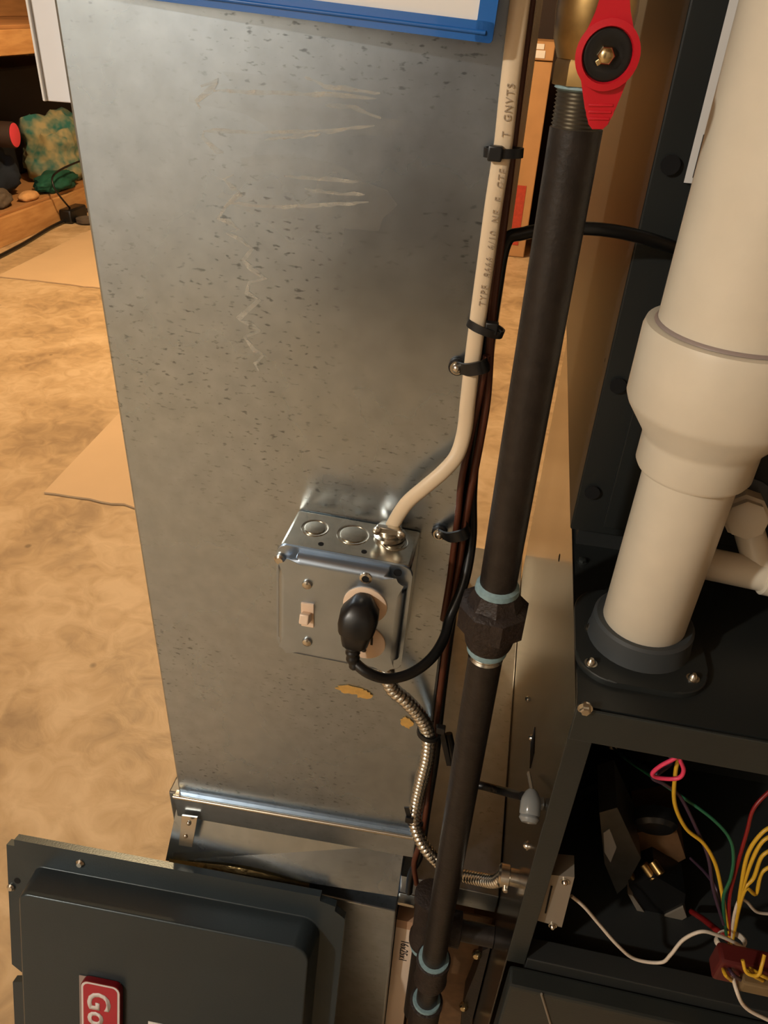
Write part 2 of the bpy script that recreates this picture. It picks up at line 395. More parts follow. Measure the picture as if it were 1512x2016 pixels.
# ------------------------------------------------------------------ blue sleeve with the sheet
sl = thing('document_sleeve', 'blue bordered plastic sleeve holding a white printed sheet on the duct', 'sleeve', (-.14, -.01, 1.26))
BR = at(970, 86, Y=-.022); BLc = at(302, 0, Y=-.006); su = (BR-BLc).normalized(); su_full = su*.245
sv = Vector((-su.z, 0, su.x)).normalized(); sn = su.cross(sv).normalized()
if sn.y > 0: sn = -sn
O = BR-su_full
def slab(x0, y0, x1, y1, d0, d1, name, m, r=.004):
    pts = plane_pts([(px+(x0+x1)/2, py+(y0+y1)/2) for px, py in rrect(x1-x0, y1-y0, r)], O+sn*d0, su, sv)
    return B().prism(pts, sn*(d1-d0)).obj(name, m, sl)
slab(0, 0, .245, .31, 0, .0012, 'sleeve_back', 'blue_plastic')
for x0, y0, x1, y1 in ((0, 0, .245, .0095), (0, .3, .245, .31), (0, 0, .0095, .31), (.2355, 0, .245, .31)):
    slab(x0, y0, x1, y1, .0012, .0032, 'sleeve_border', 'blue_plastic', .002)
slab(.0095, .0095, .2355, .30, .0012, .0018, 'paper_sheet', 'paper_white', .001)
slab(.03, .0185, .222, .15, .0018, .0020, 'printed_block', 'print_violet', .001)
B().tube([O+su*.004+sv*.0045+sn*.0034, O+su*.241+sv*.0045+sn*.0034], .0012, 6).obj('sleeve_weld', 'blue_plastic', sl)
# white card at the left side
wc = thing('white_card', 'folded white card sticking out past the edge of the duct', 'card', (-.31, .02, 1.21))
B().box((-.3170, .006, 1.206), (-.2985, .0165, 1.52), .0008).obj('card_face', 'card_white', wc)
B().box((-.3188, .004, 1.206), (-.3168, .0165, 1.52), .0006).obj('card_edge', 'paper_white', wc)
# ------------------------------------------------------------------ electrical box
BXM = Matrix.Translation((-.101, 0, .868))@Matrix.Rotation(math.radians(1.6), 4, 'Y')@Matrix.Translation((.101, 0, -.868))
eb = thing('outlet_box', 'galvanized square switch and outlet box screwed to the duct face', 'outlet box', (-.101, 0, .812))
bx0, bx1, bz0, bz1 = -.152, -.050, .816, .921
B().box((bx0, -.050, bz0), (bx1, -.0005, bz1), .0025).xf(BXM).obj('box_body', 'galv_box', eb)
for i, x in enumerate((-.132, -.101, -.068)):
    r = .0105 if i != 1 else .0125
    B().lathe((x, -.022, bz1), (0, 0, 1), [(r-.0006, -.001), (r-.0006, .0004), (r+.0004, .0006), (r+.0006, -.001)], 28).xf(BXM).obj('knockout_ring', 'zinc', eb)
    B().lathe((x, -.022, bz1), (0, 0, 1), [(r-.0022, -.001), (r-.0022, .0007), (r-.003, .0009)], 28).xf(BXM).obj('knockout', 'galv_box', eb)
for x in (-.122, -.088):
    B().lathe((x, -.041, bz1), (0, 0, 1), [(.0022, -.001), (.0022, .0003)], 12).xf(BXM).obj('hole', 'hole_shade', eb)
# cover
cxm, czm = (bx0+bx1)/2, (bz0+bz1)/2
base = plane_pts(rrect(.106, .108, .008), (cxm, -.050, czm), (1, 0, 0), (0, 0, 1))
cover = B().prism(base, (0, -.0022, 0), .0008)
def plateau(hw, hh, r):
    pts = []
    for sx, sz, a0 in ((1, 1, -90), (-1, 1, 0), (-1, -1, 90), (1, -1, 180)):
        arc = []
        for k in range(7):
            a = math.radians(k*15); arc.append((sx*(hw-r*math.cos(a)), sz*(hh-r*math.sin(a))))
        if sx*sz > 0: arc = [(sx*(hw-r*math.sin(math.radians(90-k*15))), sz*(hh-r*math.cos(math.radians(90-k*15)))) for k in range(7)][::-1]
        pts += arc
    ang = sorted(pts, key=lambda q: math.atan2(q[1], q[0])); return ang
cover.prism(plane_pts(plateau(.0505, .0515, .0155), (cxm, -.0520, czm), (1, 0, 0), (0, 0, 1)), (0, -.010, 0), .0068)
cover.ang = 75
cov = cover.xf(BXM).obj('cover_plate', 'steel_cover', eb); cov.modifiers.new('wn', 'WEIGHTED_NORMAL').keep_sharp = True
YF = -.0622
def onc(px, py): return at(px, py, Y=YF)
for px, py in ((605, 1150), (605, 1263)):
    B().lathe(onc(px, py), (0, -1, 0), [(.0042, -.001), (.0042, .0006), (.0036, .002), (.002, .0028)], 18).obj('plate_screw', 'zinc', eb)
q = at(552, 1100, Y=-.0525); B().lathe(q, (0, -1, 0), [(.0045, 0), (.0045, .002), (.003, .0035)], 16).obj('corner_screw', 'zinc', eb)
q = at(783, 1127, Y=-.0525); B().lathe(q, (0, -1, 0), [(.0032, 0), (.0032, .0006)], 14).obj('corner_hole', 'hole_shade', eb)
q = onc(720, 1139); B().lathe(q, (0, -1, 0), [(.0026, -.001), (.0026, .0004)], 14).obj('centre_hole', 'hole_shade', eb)
B().lathe(q, (0, -1, 0), [(.0026, -.001), (.0030, .0008), (.0048, .0002), (.005, -.001)], 18).obj('hole_rim', 'zinc', eb)
q = onc(606, 1210)
sw = B().box(q+Vector((-.0052, -.0015, -.012)), q+Vector((.0052, .001, .012)), .0006).obj('switch_bezel', 'ivory', eb)
tg = B().box(Vector((-.0038, -.012, -.0042)), Vector((.0038, .001, .0042)), .0012).xf(Matrix.Translation(q+Vector((-.0003, 0, -.001)))@Matrix.Rotation(math.radians(-24), 4, 'X')).obj('switch_toggle', 'ivory', sw)
R1, R2 = onc(719, 1191), onc(717, 1263)
for c in (R1, R2):
    rc = B().lathe(c, (0, -1, 0), [(.0172, -.001), (.0172, .0010), (.0162, .0016)], 36).obj('receptacle_face', 'ivory', eb)
    for dx in (-.0063, .0063):
        B().box(c+Vector((dx-.0009, -.0021, -.0005)), c+Vector((dx+.0009, -.0012, .0075))).obj('slot', 'slot_dark', rc)
    B().lathe(c+Vector((0, -.0012, -.0075)), (0, -1, 0), [(.0024, 0), (.0024, .0008)], 12).obj('ground_hole', 'slot_dark', rc)
# cable clamp on the box top
cl = at(772, 1040, Z=.9225); cl.y = -.0165
ccl = B().lathe(cl+Vector((0, 0, -.002)), (-.1, .05, 1), [(.0125, 0), (.0125, .003), (.0095, .004), (.0095, .010), (.006, .011)], 20).obj('cable_connector', 'zinc', eb)
B().box(cl+Vector((-.010, -.009, .006)), cl+Vector((.010, -.004, .012)), .001).obj('clamp_bar', 'zinc', ccl)
for dx in (-.009, .010): B().lathe(cl+Vector((dx, -.009, .009)), (0, -1, 0), [(.0034, 0), (.0034, .002), (.002, .003)], 12).obj('clamp_screw', 'zinc', ccl)
cb = Vector((-.066, -.030, .8145))
B().lathe(cb, (0, 0, -1), [(.010, 0), (.010, .004), (.0085, .005), (.0085, .015), (.0075, .016)], 18).obj('conduit_connector', 'zinc', eb)
screw(eb, cb+Vector((-.006, -.009, -.009)), (0, -1, 0), .003, .003, hexa=False)
# ------------------------------------------------------------------ black power cord
pc = thing('appliance_cable', 'black power cable plugged into the upper socket of the outlet box', 'cable', (-.076, -.07, .84))
top = R1+Vector((0, -.0018, .0)); 
rows = [(.0135, .005, .004, .013), (.0125, .0075, .004, .017), (.004, .0145, .010, .023), (-.003, .0150, .013, .026), (-.010, .0140, .013, .027), (-.0105, .0128, .012, .026), (-.024, .0105, .010, .024), (-.0275, .0095, .008, .021)]
pb = B(); pb.ang = 50; rg = []
for dzv, hw, r_, dep in rows:
    cx_ = top.x-.001-(0.012-dzv)*.06; ring = []
    for k in range(16):
        a = 2*math.pi*k/16; c_, s_ = math.cos(a), math.sin(a)
        ring.append(Vector((cx_+hw*math.copysign(abs(c_)**.6, c_), top.y-dep/2-dep/2*math.copysign(abs(s_)**.6, s_), top.z+dzv)))
    rg.append(ring)
pb.rings(rg); pb.obj('plug', 'plug_black', pc)
c0 = Vector((top.x-.005, top.y-.013, top.z-.0265))
rl = B()
rl.tube([c0, c0+Vector((.0, -.001, -.006)), c0+Vector((.0005, -.003, -.013)), c0+Vector((.004, -.005, -.021))], .0066, 12, 6, rf=lambda i: (1.0 if (i//2) % 2 == 0 else .86)*(1-.012*i))
rl.obj('strain_relief', 'plug_black', pc)
loop = [c0+Vector((.0, -.001, -.008)), c0+Vector((.001, -.003, -.016)), at(725, 1325, Y=-.085), at(765, 1336, Y=-.080), at(810, 1325, Y=-.070), at(850, 1295, Y=-.055), at(875, 1255, Y=-.036), at(888, 1210, Y=-.018), Vector((-.0088, -.004, .878)), Vector((-.0080, .012, .910)), Vector((-.013, .0200, .95)), Vector((-.0152, .0205, 1.00)), Vector((-.0152, .0205, 1.06)), Vector((-.0150, .0205, 1.11)), Vector((-.013, .021, 1.143)), at(1030, 460, Y=.022), at(1090, 451, Y=.024), at(1160, 450, Y=.028), at(1230, 459, Y=.036), at(1300, 478, Y=.046), at(1370, 505, Y=.056)]
B().tube(loop, .0043, 10, 6).obj('cord', 'plug_black', pc)
# ------------------------------------------------------------------ NM cable and thermostat wires
nm = thing('nm_cable', 'flat cream electrical cable running down the duct corner into the box', 'cable', (-.02, -.01, .93))
npx = [(1034, -60), (1019, 40), (1008, 130), (1000, 200), (990, 290), (974, 390), (960, 490), (946, 590), (938, 650), (929, 720), (921, 790), (914, 850)]
npt = [at(x, y, Y=-.0075) for x, y in npx]
npt = [Vector((npt[1].x, -.0075, ZC-.004)), Vector((npt[1].x, -.0075, 1.6)), Vector((npt[1].x, -.0075, 1.34))]+npt[1:]
npt += [at(899, 897, Y=-.012), at(872, 929, Y=-.017), at(838, 958, Y=-.020), at(806, 985, Y=-.021), at(788, 1008, Y=-.021), cl+Vector((.001, .0, .008))]
B().tube(npt, .0055, 14, 6, flat=((1, 0, 0), .0032)).obj('sheath', 'cable_cream', nm)
def along(a, b, body, size, off):
    A = at(*a, Y=-.0112); Bp = at(*b, Y=-.0112); u = (Bp-A).normalized(); v = Vector((-u.z, 0, u.x)); 
    text(body, size, A-v*off, u, v, 'cable_print', nm, depth=.0002, space=1.25)
along((947, 602), (961, 500), 'TYPE', .0052, .002)
along((956, 545), (990, 320), '8666  6/10  NE  E  GTE', .0052, .002)
along((993, 270), (1007, 140), 'T  GNVTS', .0052, .002)
tw = thing('thermostat_wire', 'brown jacketed thermostat wire following the right corner of the duct', 'wire', (-.012, .004, .4))
bw = [(1044, -40), (1030, 100), (1014, 240), (1000, 360), (985, 480), (970, 600), (964, 700), (958, 790), (945, 870), (930, 950), (914, 1040), (902, 1120), (888, 1190), (872, 1270), (862, 1330), (854, 1400), (850, 1460), (843, 1540), (838, 1600), (822, 1660), (815, 1700), (820, 1740), (838, 1765)]
twp = [at(x, y, Y=.002 if i < 18 else -.0125) for i, (x, y) in enumerate(bw[:-1])]
for v_ in twp: v_.x = max(v_.x, -.0168 if v_.z > .5 else -.0215)
twp = [Vector((twp[0].x, .002, ZC-.004)), Vector((twp[0].x, .002, 1.6)), Vector((twp[0].x, .002, 1.35))]+twp
B().tube(twp, .0030, 8, 5).obj('jacket', 'wire_brown', tw)
bw2 = [(958, 700), (944, 780), (926, 860), (908, 950), (902, 1010), (892, 1090), (884, 1150), (872, 1220)]
tw2 = tag(B().tube([at(x, y, Y=-.003) for x, y in bw2], .0026, 8, 5).obj('thermostat_wire', 'wire_brown'), 'thinner dark brown wire branching beside the cream cable', 'wire')
bkw = [(940, 755), (935, 830), (922, 900), (908, 980), (900, 1060), (890, 1130), (880, 1230), (872, 1330), (864, 1420), (856, 1500), (840, 1600), (828, 1680), (833, 1730), (850, 1765)]
bkp = [at(x, y, Y=.0095) for x, y in bkw[:11]]+[at(x, y, Y=-.0045) for x, y in bkw[11:12]]
for v_ in bkp: v_.x = max(v_.x, -.0155)
bkp += [Vector((-.0222, -.0045, .452)), Vector((-.0225, -.0045, .412))]
tag(B().tube(bkp, .0042, 8, 5).obj('black_cable', 'wire_black'), 'black cable running beside the brown wire at the duct corner', 'cable')
# clamps and ties
def clamp(cx, cy, x2, y2, y, label):
    t = thing('cable_clamp', label, 'clamp', at(cx, cy, Y=0), 'screwed black cable clamps on the duct corner')
    a, b = at(cx, cy, Y=y), at(x2, y2, Y=y-.0115); u = (b-a).normalized(); v = Vector((-u.z, 0, u.x))*.0052
    m_ = a.lerp(b, .42); front = [a-u*.005, a, m_+Vector((0, -.005, 0)), b.lerp(a, .1)+Vector((0, -.002, 0)), b+Vector((.003, .004, 0)), b+Vector((.003, .012, 0))]
    bm_ = B(); rr = []
    for q in smooth_path(front, 4): rr.append([q+v+Vector((0, -.001, 0)), q-v+Vector((0, -.001, 0)), q-v+Vector((0, .0012, 0)), q+v+Vector((0, .0012, 0))])
    bm_.rings(rr).obj('strap', 'nylon_black', t)
    B().lathe(a+Vector((0, .001, 0)), (0, -1, 0), [(.0062, -.0015), (.0062, .0012), (.0055, .002)], 18).obj('eyelet', 'nylon_black', t)
    screw(t, a+Vector((0, -.0015, 0)), (0, -1, 0), .0036, .003, hexa=False)
clamp(900, 723, 950, 722, -.003, 'black nylon clamp with a screw holding the cream cable on the duct')
clamp(865, 1050, 912, 1052, -.003, 'black nylon clamp with a screw beside the outlet box holding the brown wires')
def tie(p_, n_, rx, ry, label, tail=None, head=None):
    t = thing('zip_tie', label, 'cable tie', p_)
    p_ = Vector(p_); n_ = Vector(n_).normalized(); u = Vector((1, 0, 0)); u = (u-n_*u.dot(n_)).normalized(); v = n_.cross(u); h = .0026
    rin, rout = [], []
    prof = [(1, -h), (1, h), (1.12, h), (1.12, -h)]
    rr = []
    for k in range(24):
        a = 2*math.pi*k/24; d = u*math.cos(a)*rx+v*math.sin(a)*ry
        rr.append([p_+d*s_+n_*hh for s_, hh in prof])
    b = B(); b.ang = 40; b.rings(rr, close=True, cap=False).obj('band', 'nylon_black', t)
    hd = Vector(head) if head else p_+Vector((rx, -ry, 0))
    B().box(hd-Vector((.0042, .003, .0042)), hd+Vector((.0042, .003, .0042)), .001).obj('head', 'nylon_black', t)
    if tail:
        a, c = hd, Vector(tail); d = (c-a).normalized(); s_ = Vector((-d.z, 0, d.x))*.0024
        B().prism([a+s_, a-s_, c-s_, c+s_], (0, .0012, 0)).obj('tail', 'nylon_black', t)
q1 = at(991, 300, Y=-.006); tie(q1, (-.05, 0, 1), .0105, .006, 'upper black zip tie around the cream cable, its head against the duct face', head=at(975, 302, Y=-.012))
q2 = at(956, 645, Y=-.0055); tie(q2, (.25, 0, 1), .0115, .0078, 'black zip tie with a clipped tail around cream cable and brown wire', tail=at(984, 658, Y=-.011), head=at(968, 646, Y=-.010))
# ------------------------------------------------------------------ flexible conduit
fc = thing('flexible_conduit', 'ribbed metal flexible conduit curling from the outlet box down to the furnace', 'conduit', (-.03, -.03, .6))
cpx = [cb+Vector((0, 0, -.014)), at(770, 1352, Y=-.026), at(800, 1380, Y=-.022), at(828, 1412, Y=-.016), at(843, 1446, Y=-.013), at(841, 1490, Y=-.013), at(830, 1535, Y=-.012), at(820, 1580, Y=-.012), at(816, 1615, Y=-.016), at(826, 1650, Y=-.020), at(846, 1680, Y=-.022), at(872, 1705, Y=-.018), at(905, 1722, Y=-.020), at(945, 1731, Y=-.036), at(975, 1735, Y=-.052), Vector((.070, -.060, .572))]
path = resample(smooth_path(cpx, 12), .00140)
rib = [1.0, 1.08, 1.0, .80]
B().tube(path, .0066, 12, flat=None, rf=lambda i: rib[i % 4], raw=True).obj('armor', 'zinc', fc)
e_ = Vector((.080, -.060, .572)); B().lathe(e_+Vector((-.016, 0, 0)), (1, 0, 0), [(.009, 0), (.011, .002), (.011, .010), (.0085, .011), (.0085, .016)], 14).obj('end_connector', 'zinc', fc)
B().lathe(e_+Vector((-.008, -.010, -.004)), (0, -1, 0), [(.003, 0), (.003, .003), (.002, .004)], 10).obj('end_screw', 'zinc', fc)
q3 = at(845, 1440, Y=-.010); tie(q3, (.1, 0, 1), .0105, .0105, 'black zip tie binding the ribbed conduit to the dark cables', tail=at(884, 1508, Y=-.004), head=at(868, 1436, Y=-.012))
q4 = at(818, 1612, Y=-.012); tie(q4, (-.05, 0, 1), .0088, .0088, 'lower black zip tie around the ribbed conduit at the cleat', tail=at(800, 1590, Y=-.022), head=at(806, 1612, Y=-.020))
# ------------------------------------------------------------------ gas pipe
GX, GY, PR = .0165, -.060, .01335
gp = thing('gas_pipe', 'black iron gas pipe with a union and a red handled shutoff valve', 'pipe', (GX, GY, 0))
V3 = lambda z, x=GX, y=GY: Vector((x, y, z))
B().cyl(V3(.922), V3(1.222), PR, seg=28).obj('upper_pipe', 'black_iron', gp)
th = []
z = 1.220
while z < 1.240: th += [(PR*.98, z), (PR*.90, z+.0009)]; z += .0018
B().lathe((GX, GY, 0), (0, 0, 1), th, 28).obj('pipe_thread', 'thread_dark', gp)
B().lathe(V3(1.2385), (0, 0, 1), [(PR*.9, 0), (PR*1.05, .001), (PR*1.03, .003), (PR*.8, .004)], 24).obj('thread_sealant', 'sealant', gp)
B().lathe(V3(.919), (0, 0, 1), [(PR*1.0, 0), (PR*1.22, .001), (PR*1.18, .005), (PR*1.0, .007)], 24).obj('thread_sealant', 'sealant', gp)
un = B(); un.lathe(V3(.866), (0, 0, 1), [(.0165, 0), (.018, .003), (.0195, .012), (.021, .018)], 24)
un.obj('union_body', 'cast_iron', gp)
B().lathe(V3(.884), (0, 0, 1), [(.0235, 0), (.0262, .0022), (.0262, .0215), (.0235, .024), (.019, .025)], 8, phase=.3).obj('union_nut', 'cast_iron', gp)
B().lathe(V3(.906), (0, 0, 1), [(.022, 0), (.019, .006), (.0165, .0135), (.0135, .014)], 8, phase=.1).obj('union_collar', 'cast_iron', gp)
B().lathe(V3(.859), (0, 0, 1), [(PR*1.0, 0), (PR*1.16, .001), (PR*1.2, .006), (PR*1.1, .008)], 24).obj('thread_sealant', 'sealant', gp)
B().lathe(V3(.8525), (0, 0, 1), [(PR*.97, 0), (PR*1.03, .001), (PR*.95, .003), (PR*1.03, .005), (PR*.95, .007)], 24).obj('pipe_thread', 'zinc', gp)
B().cyl(V3(.392), V3(.854), PR, seg=28).obj('lower_pipe', 'black_iron', gp)
B().lathe(V3(.388), (0, 0, 1), [(PR*1.1, 0), (PR*1.28, .001), (PR*1.28, .003), (PR*1.0, .004)], 24).obj('thread_sealant', 'sealant', gp)
B().lathe(V3(.336), (0, 0, 1), [(.0140, 0), (.0178, .004), (.0190, .008), (.0180, .014), (.0180, .040), (.0192, .046), (.0192, .052), (.0165, .053)], 28).obj('coupling', 'cast_iron', gp)
B().cyl(V3(.290), V3(.338), .0125, seg=24).obj('nipple', 'black_iron', gp)
B().lathe(V3(.290), (0, 0, 1), [(PR*.9, 0), (PR*1.25, .001), (PR*1.2, .004)], 24).obj('thread_sealant', 'sealant', gp)
B().lathe(V3(.225), (0, 0, 1), [(.015, 0), (.0185, .006), (.0185, .056), (.0195, .058), (.0195, .065), (.0165, .066)], 28).obj('drip_cap', 'cast_iron', gp)
# second drop and branch into the furnace
tz = .405
B().lathe((.004, -.0265, tz-.05), (0, 0, 1), [(.017, 0), (.019, .004), (.019, .014), (.0165, .02), (.0165, .085), (.019, .09), (.019, .10), (.014, .101)], 24).obj('tee_body', 'cast_iron', gp)
B().lathe((.010, -.0265, tz-.008), (1, 0, 0), [(.0165, 0), (.0165, .018), (.0195, .021), (.0195, .032), (.014, .033)], 24).obj('tee_branch', 'cast_iron', gp)
B().cyl((.04, -.0265, tz-.008), (.0795, -.0265, tz-.008), .0118, seg=24).obj('branch_pipe', 'black_iron', gp)
B().lathe((.004, -.0265, tz-.060), (0, 0, 1), [(PR, 0), (PR*1.25, .002), (PR*1.2, .010)], 20).obj('thread_sealant', 'sealant', gp)
B().cyl((.004, -.0265, .18), (.004, -.0265, tz-.045), PR, seg=20).obj('drop_pipe', 'black_iron', gp)
# valve
vb = B(); vb.lathe(V3(1.240), (0, 0, 1), [(.0120, 0), (.0158, .001), (.0158, .010), (.0150, .012)], 8, phase=.2)
vb.lathe(V3(1.252), (0, 0, 1), [(.0150, 0), (.0180, .008), (.0190, .020), (.0180, .032), (.0150, .040)], 24)
vb.lathe(V3(1.290), (0, 0, 1), [(.0150, 0), (.0158, .002), (.0158, .016), (.012, .017)], 8, phase=.2)
vv = vb.obj('valve_body', 'brass', gp)
B().cyl(V3(1.305), V3(ZC-.003), PR, seg=24).obj('riser_pipe', 'black_iron', gp)
hc = at(1195, 106, Y=-.090)
B().cyl(Vector((hc.x, -.072, hc.z)), Vector((hc.x, -.088, hc.z)), .0070, seg=16).obj('valve_stem', 'brass', gp)
tip, tpt = at(1176, 252, Y=-.088), at(1207, -20, Y=-.092)
def handle():
    b = B(); ax = (tip-hc); L_ = ax.length; d = ax.normalized(); s_ = Vector((d.z, 0, -d.x)).normalized(); n = d.cross(s_)
    if n.y > 0: n = -n
    prof = []
    R_ = .0136
    low = [(R_*math.cos(math.radians(a)), R_*math.sin(math.radians(a))) for a in range(-50, 51, 10)]
    pts = [(u_, v_) for u_, v_ in low]
    lo_arm = [(.0105, .0100), (.016, .0085), (.022, .0068), (L_-.006, .0056), (L_-.0022, .0046), (L_, .0024)]
    right = lo_arm; left = [(a, -b_) for a, b_ in lo_arm[::-1]]
    arcR = [(R_*math.cos(math.radians(a)), R_*math.sin(math.radians(a))) for a in range(130, 52, -8)]
    up_arm = [(-.0105, .0095), (-.016, .0070), (-.022, .0056), (-.032, .0052), (-.038, .0035)]
    poly = [(a, b_) for a, b_ in up_arm[::-1]]+arcR+right+left+[(a, -b_) for a, b_ in arcR[::-1]]+[(a, -b_) for a, b_ in up_arm]
    P_ = [hc+d*a+s_*b_ for a, b_ in poly]
    b.prism(P_, n*.0035, .0004)
    ring = B(); ring.ang = 40
    h_ = b.obj('valve_handle', 'red_paint', gp, label='red butterfly handle')
    rr = [[hc+n*.003+(d*math.cos(t)+s_*math.sin(t))*r_+n*hh for r_, hh in ((.0138, 0), (.0140, .003), (.0112, .0034), (.0104, 0))] for t in [2*math.pi*k/36 for k in range(36)]]
    ring.rings(rr, close=True, cap=False).obj('handle_rim', 'red_paint', h_)
    B().lathe(hc+n*.003, n, [(.0106, 0), (.0106, .0012), (.009, .0018), (.006, .0009)], 28).obj('hub_disc', 'knob_black', h_)
    B().lathe(hc+n*.004+s_*.0006, n, [(.0042, 0), (.0042, .003), (.003, .0045), (.0016, .005)], 6).obj('hub_nut', 'brass_nut', h_)
    B().box(Vector((-.0012, -.0012, 0)), Vector((.0055, .0012, .002)), .0004).xf(Matrix.Translation(hc+n*.0055)@Matrix(((s_.x, d.x, n.x, 0), (s_.y, d.y, n.y, 0), (s_.z, d.z, n.z, 0), (0, 0, 0, 1)))@Matrix.Rotation(.6, 4, 'Z')).obj('hub_stop', 'brass_nut', h_)
    for k in range(3):
        a = .020+.0028*k
        B().box(Vector((-.0055+.0004*k, -.0005, 0)), Vector((.0055-.0004*k, .0005, .0007)), .0002).xf(Matrix.Translation(hc+n*.0034+d*a)@Matrix(((s_.x, d.x, n.x, 0), (s_.y, d.y, n.y, 0), (s_.z, d.z, n.z, 0), (0, 0, 0, 1)))).obj('grip_rib', 'red_paint', h_)
handle()
# ------------------------------------------------------------------ furnace
FX0, FX1, FY0, FY1, FZ = .080, .525, -.119, .600, .877
fu = thing('gas_furnace', 'dark grey gas furnace with its front door removed', 'furnace', ((FX0+FX1)/2, (FY0+FY1)/2, 0))
B().box((FX0, FY0, .002), (FX0+.0015, FY1, FZ), .0004).obj('side_panel', 'furnace_side', fu)
B().box((FX1-.0015, FY0, .002), (FX1, FY1, FZ)).obj('side_panel', 'paint_grey', fu)
B().box((FX0, FY1-.0015, .002), (FX1, FY1, FZ)).obj('back_panel', 'paint_grey', fu)
B().box((FX0+.0016, FY0+.002, FZ-.0015), (FX1-.002, FY1-.002, FZ)).obj('top_panel', 'coil_grey', fu)
B().box((FX0, FY0-.0015, .535), (FX0+.017, FY0, FZ), .0005).obj('front_flange', 'paint_grey', fu)
B().box((FX1-.017, FY0-.0015, .535), (FX1, FY0, FZ), .0005).obj('front_flange', 'paint_grey', fu)
B().box((FX0, FY0-.003, FZ-.030), (FX1, FY0-.0005, FZ+.001), .001).obj('top_rail', 'paint_grey', fu)
B().box((FX0+.002, FY0+.02, .515), (FX1-.002, FY1-.01, .518)).obj('blower_deck', 'interior_black', fu)
B().box((FX0+.002, .16, .518), (FX1-.002, .162, FZ-.01)).obj('vestibule_panel', 'interior_black', fu)
B().box((FX0+.018, FY0-.001, .515), (FX1-.018, FY0+.02, .545), .001).obj('deck_lip', 'interior_black', fu)
bd = B().box((FX0+.004, FY0-.022, .05), (FX1-.004, FY0-.002, .532), .003).obj('blower_door', 'paint_grey', fu)
B().tube([at(1066, 1957, Y=FY0-.0225), at(1088, 2030, Y=FY0-.0225)], .0012, 6).obj('door_crease', 'plate_beige', bd)
screw(fu, at(1152, 1394, Y=FY0-.003), (0, -1, 0), .0038, .004)
for px, py in ((1038, 1665), (1040, 1376), (1047, 1453)):
    screw(fu, at(px, py, X=FX0), (-1, 0, 0), .0032, .003, hexa=False)
screw(fu, at(1146, 1106, Z=FZ), (0, 0, 1), .0035, .003, 'paint_grey')
sp0 = at(1047, 1462, X=FX0); sp1 = at(1044, 1508, X=FX0)
B().box((FX0-.0006, min(sp0.y, sp1.y)-.003, min(sp0.z, sp1.z)), (FX0+.0002, max(sp0.y, sp1.y)+.003, max(sp0.z, sp1.z)+.02)).obj('side_slot', 'hole_shade', fu)
for px, py in ((1101, 1098),): B().lathe(at(px, py, X=FX0), (-1, 0, 0), [(.004, -.0005), (.004, .0003)], 14).obj('side_hole', 'hole_shade', fu)
# bracket with the door switch
q = [at(1080, 1722, Y=-.112), at(1131, 1727, Y=-.112), at(1106, 1826, Y=-.112), at(1056, 1812, Y=-.112)]
br_ = B().prism(q, (0, .02, 0), .0).obj('switch_bracket', 'plate_beige', fu)
a, b_ = at(1086, 1745, Y=-.1125), at(1074, 1797, Y=-.1125)
B().tube([a, b_], .0008, 6).obj('bracket_slot', 'hole_shade', br_)
for px, py in ((1112, 1735), (1088, 1822)): screw(br_, at(px, py, Y=-.1125), (0, -1, 0), .0028, .003, hexa=False)
# collar of the vent on top of the furnace
VX, VY = .127, -.042
col_ = B().prism(plane_pts(rrect(.094, .105, .028, 7), (VX, VY, FZ), (1, 0, 0), (0, 1, 0)), (0, 0, .005), .0015).obj('vent_flange', 'coil_grey', fu)
B().lathe((VX, VY, FZ+.004), (0, 0, 1), [(.0385, 0), (.0375, .004), (.0365, .018), (.0345, .020), (.0305, .019)], 40).obj('vent_collar', 'rubber_grey', fu)
for px, py in ((1163, 1237), (1163, 1306), (1364, 1336)): screw(fu, at(px, py, Z=FZ+.005), (0, 0, 1), .0035, .004, hexa=False)
# gas valve inside
gv = thing('gas_valve', 'grey gas valve with brass ports inside the dark furnace compartment', 'valve', (.16, .02, .53))
YV = -.02
def slabv(pts, y0, y1, name, m, par, bev=.001): return B().prism([at(x, y, Y=y0) for x, y in pts], (0, y1-y0, 0), 0).obj(name, m, par)
slabv([(1180, 1600), (1215, 1590), (1262, 1690), (1232, 1745), (1215, 1760), (1190, 1700)], -.025, .03, 'valve_body', 'valve_alu', gv)
slabv([(1188, 1640), (1200, 1632), (1214, 1668), (1202, 1698), (1190, 1678)], -.0262, -.025, 'rating_tag', 'valve_tag', gv)
slabv([(1250, 1640), (1330, 1628), (1350, 1690), (1290, 1722), (1255, 1690)], .0, .05, 'regulator_block', 'bronze', gv)
kb = at(1290, 1600, Y=.0); B().lathe(kb, (0, -1, -.3), [(.020, 0), (.020, .012), (.016, .016)], 20).obj('regulator_knob', 'knob_black', gv)
for (xa, ya), (xb, yb), r in (((1266, 1700), (1288, 1730), .0045), ((1240, 1720), (1258, 1742), .0035), ((1284, 1696), (1302, 1722), .0045)):
    B().cyl(at(xa, ya, Y=-.02), at(xb, yb, Y=-.03), r, seg=12, ch=.0008).obj('port_nut', 'brass', gv)
slabv([(1238, 1745), (1290, 1725), (1350, 1760), (1345, 1800), (1300, 1808), (1280, 1812)], -.032, .02, 'coil_block', 'knob_black', gv)
slabv([(1236, 1760), (1246, 1764), (1282, 1815), (1300, 1808), (1345, 1786), (1352, 1806), (1318, 1826), (1280, 1840)], -.034, .01, 'mount_clip', 'plate_beige', gv)
B().lathe(at(1212, 1790, Y=-.01), (0, -.3, -1), [(.012, 0), (.014, .004), (.014, .018), (.012, .02)], 8).obj('inlet_nut', 'bronze', gv)
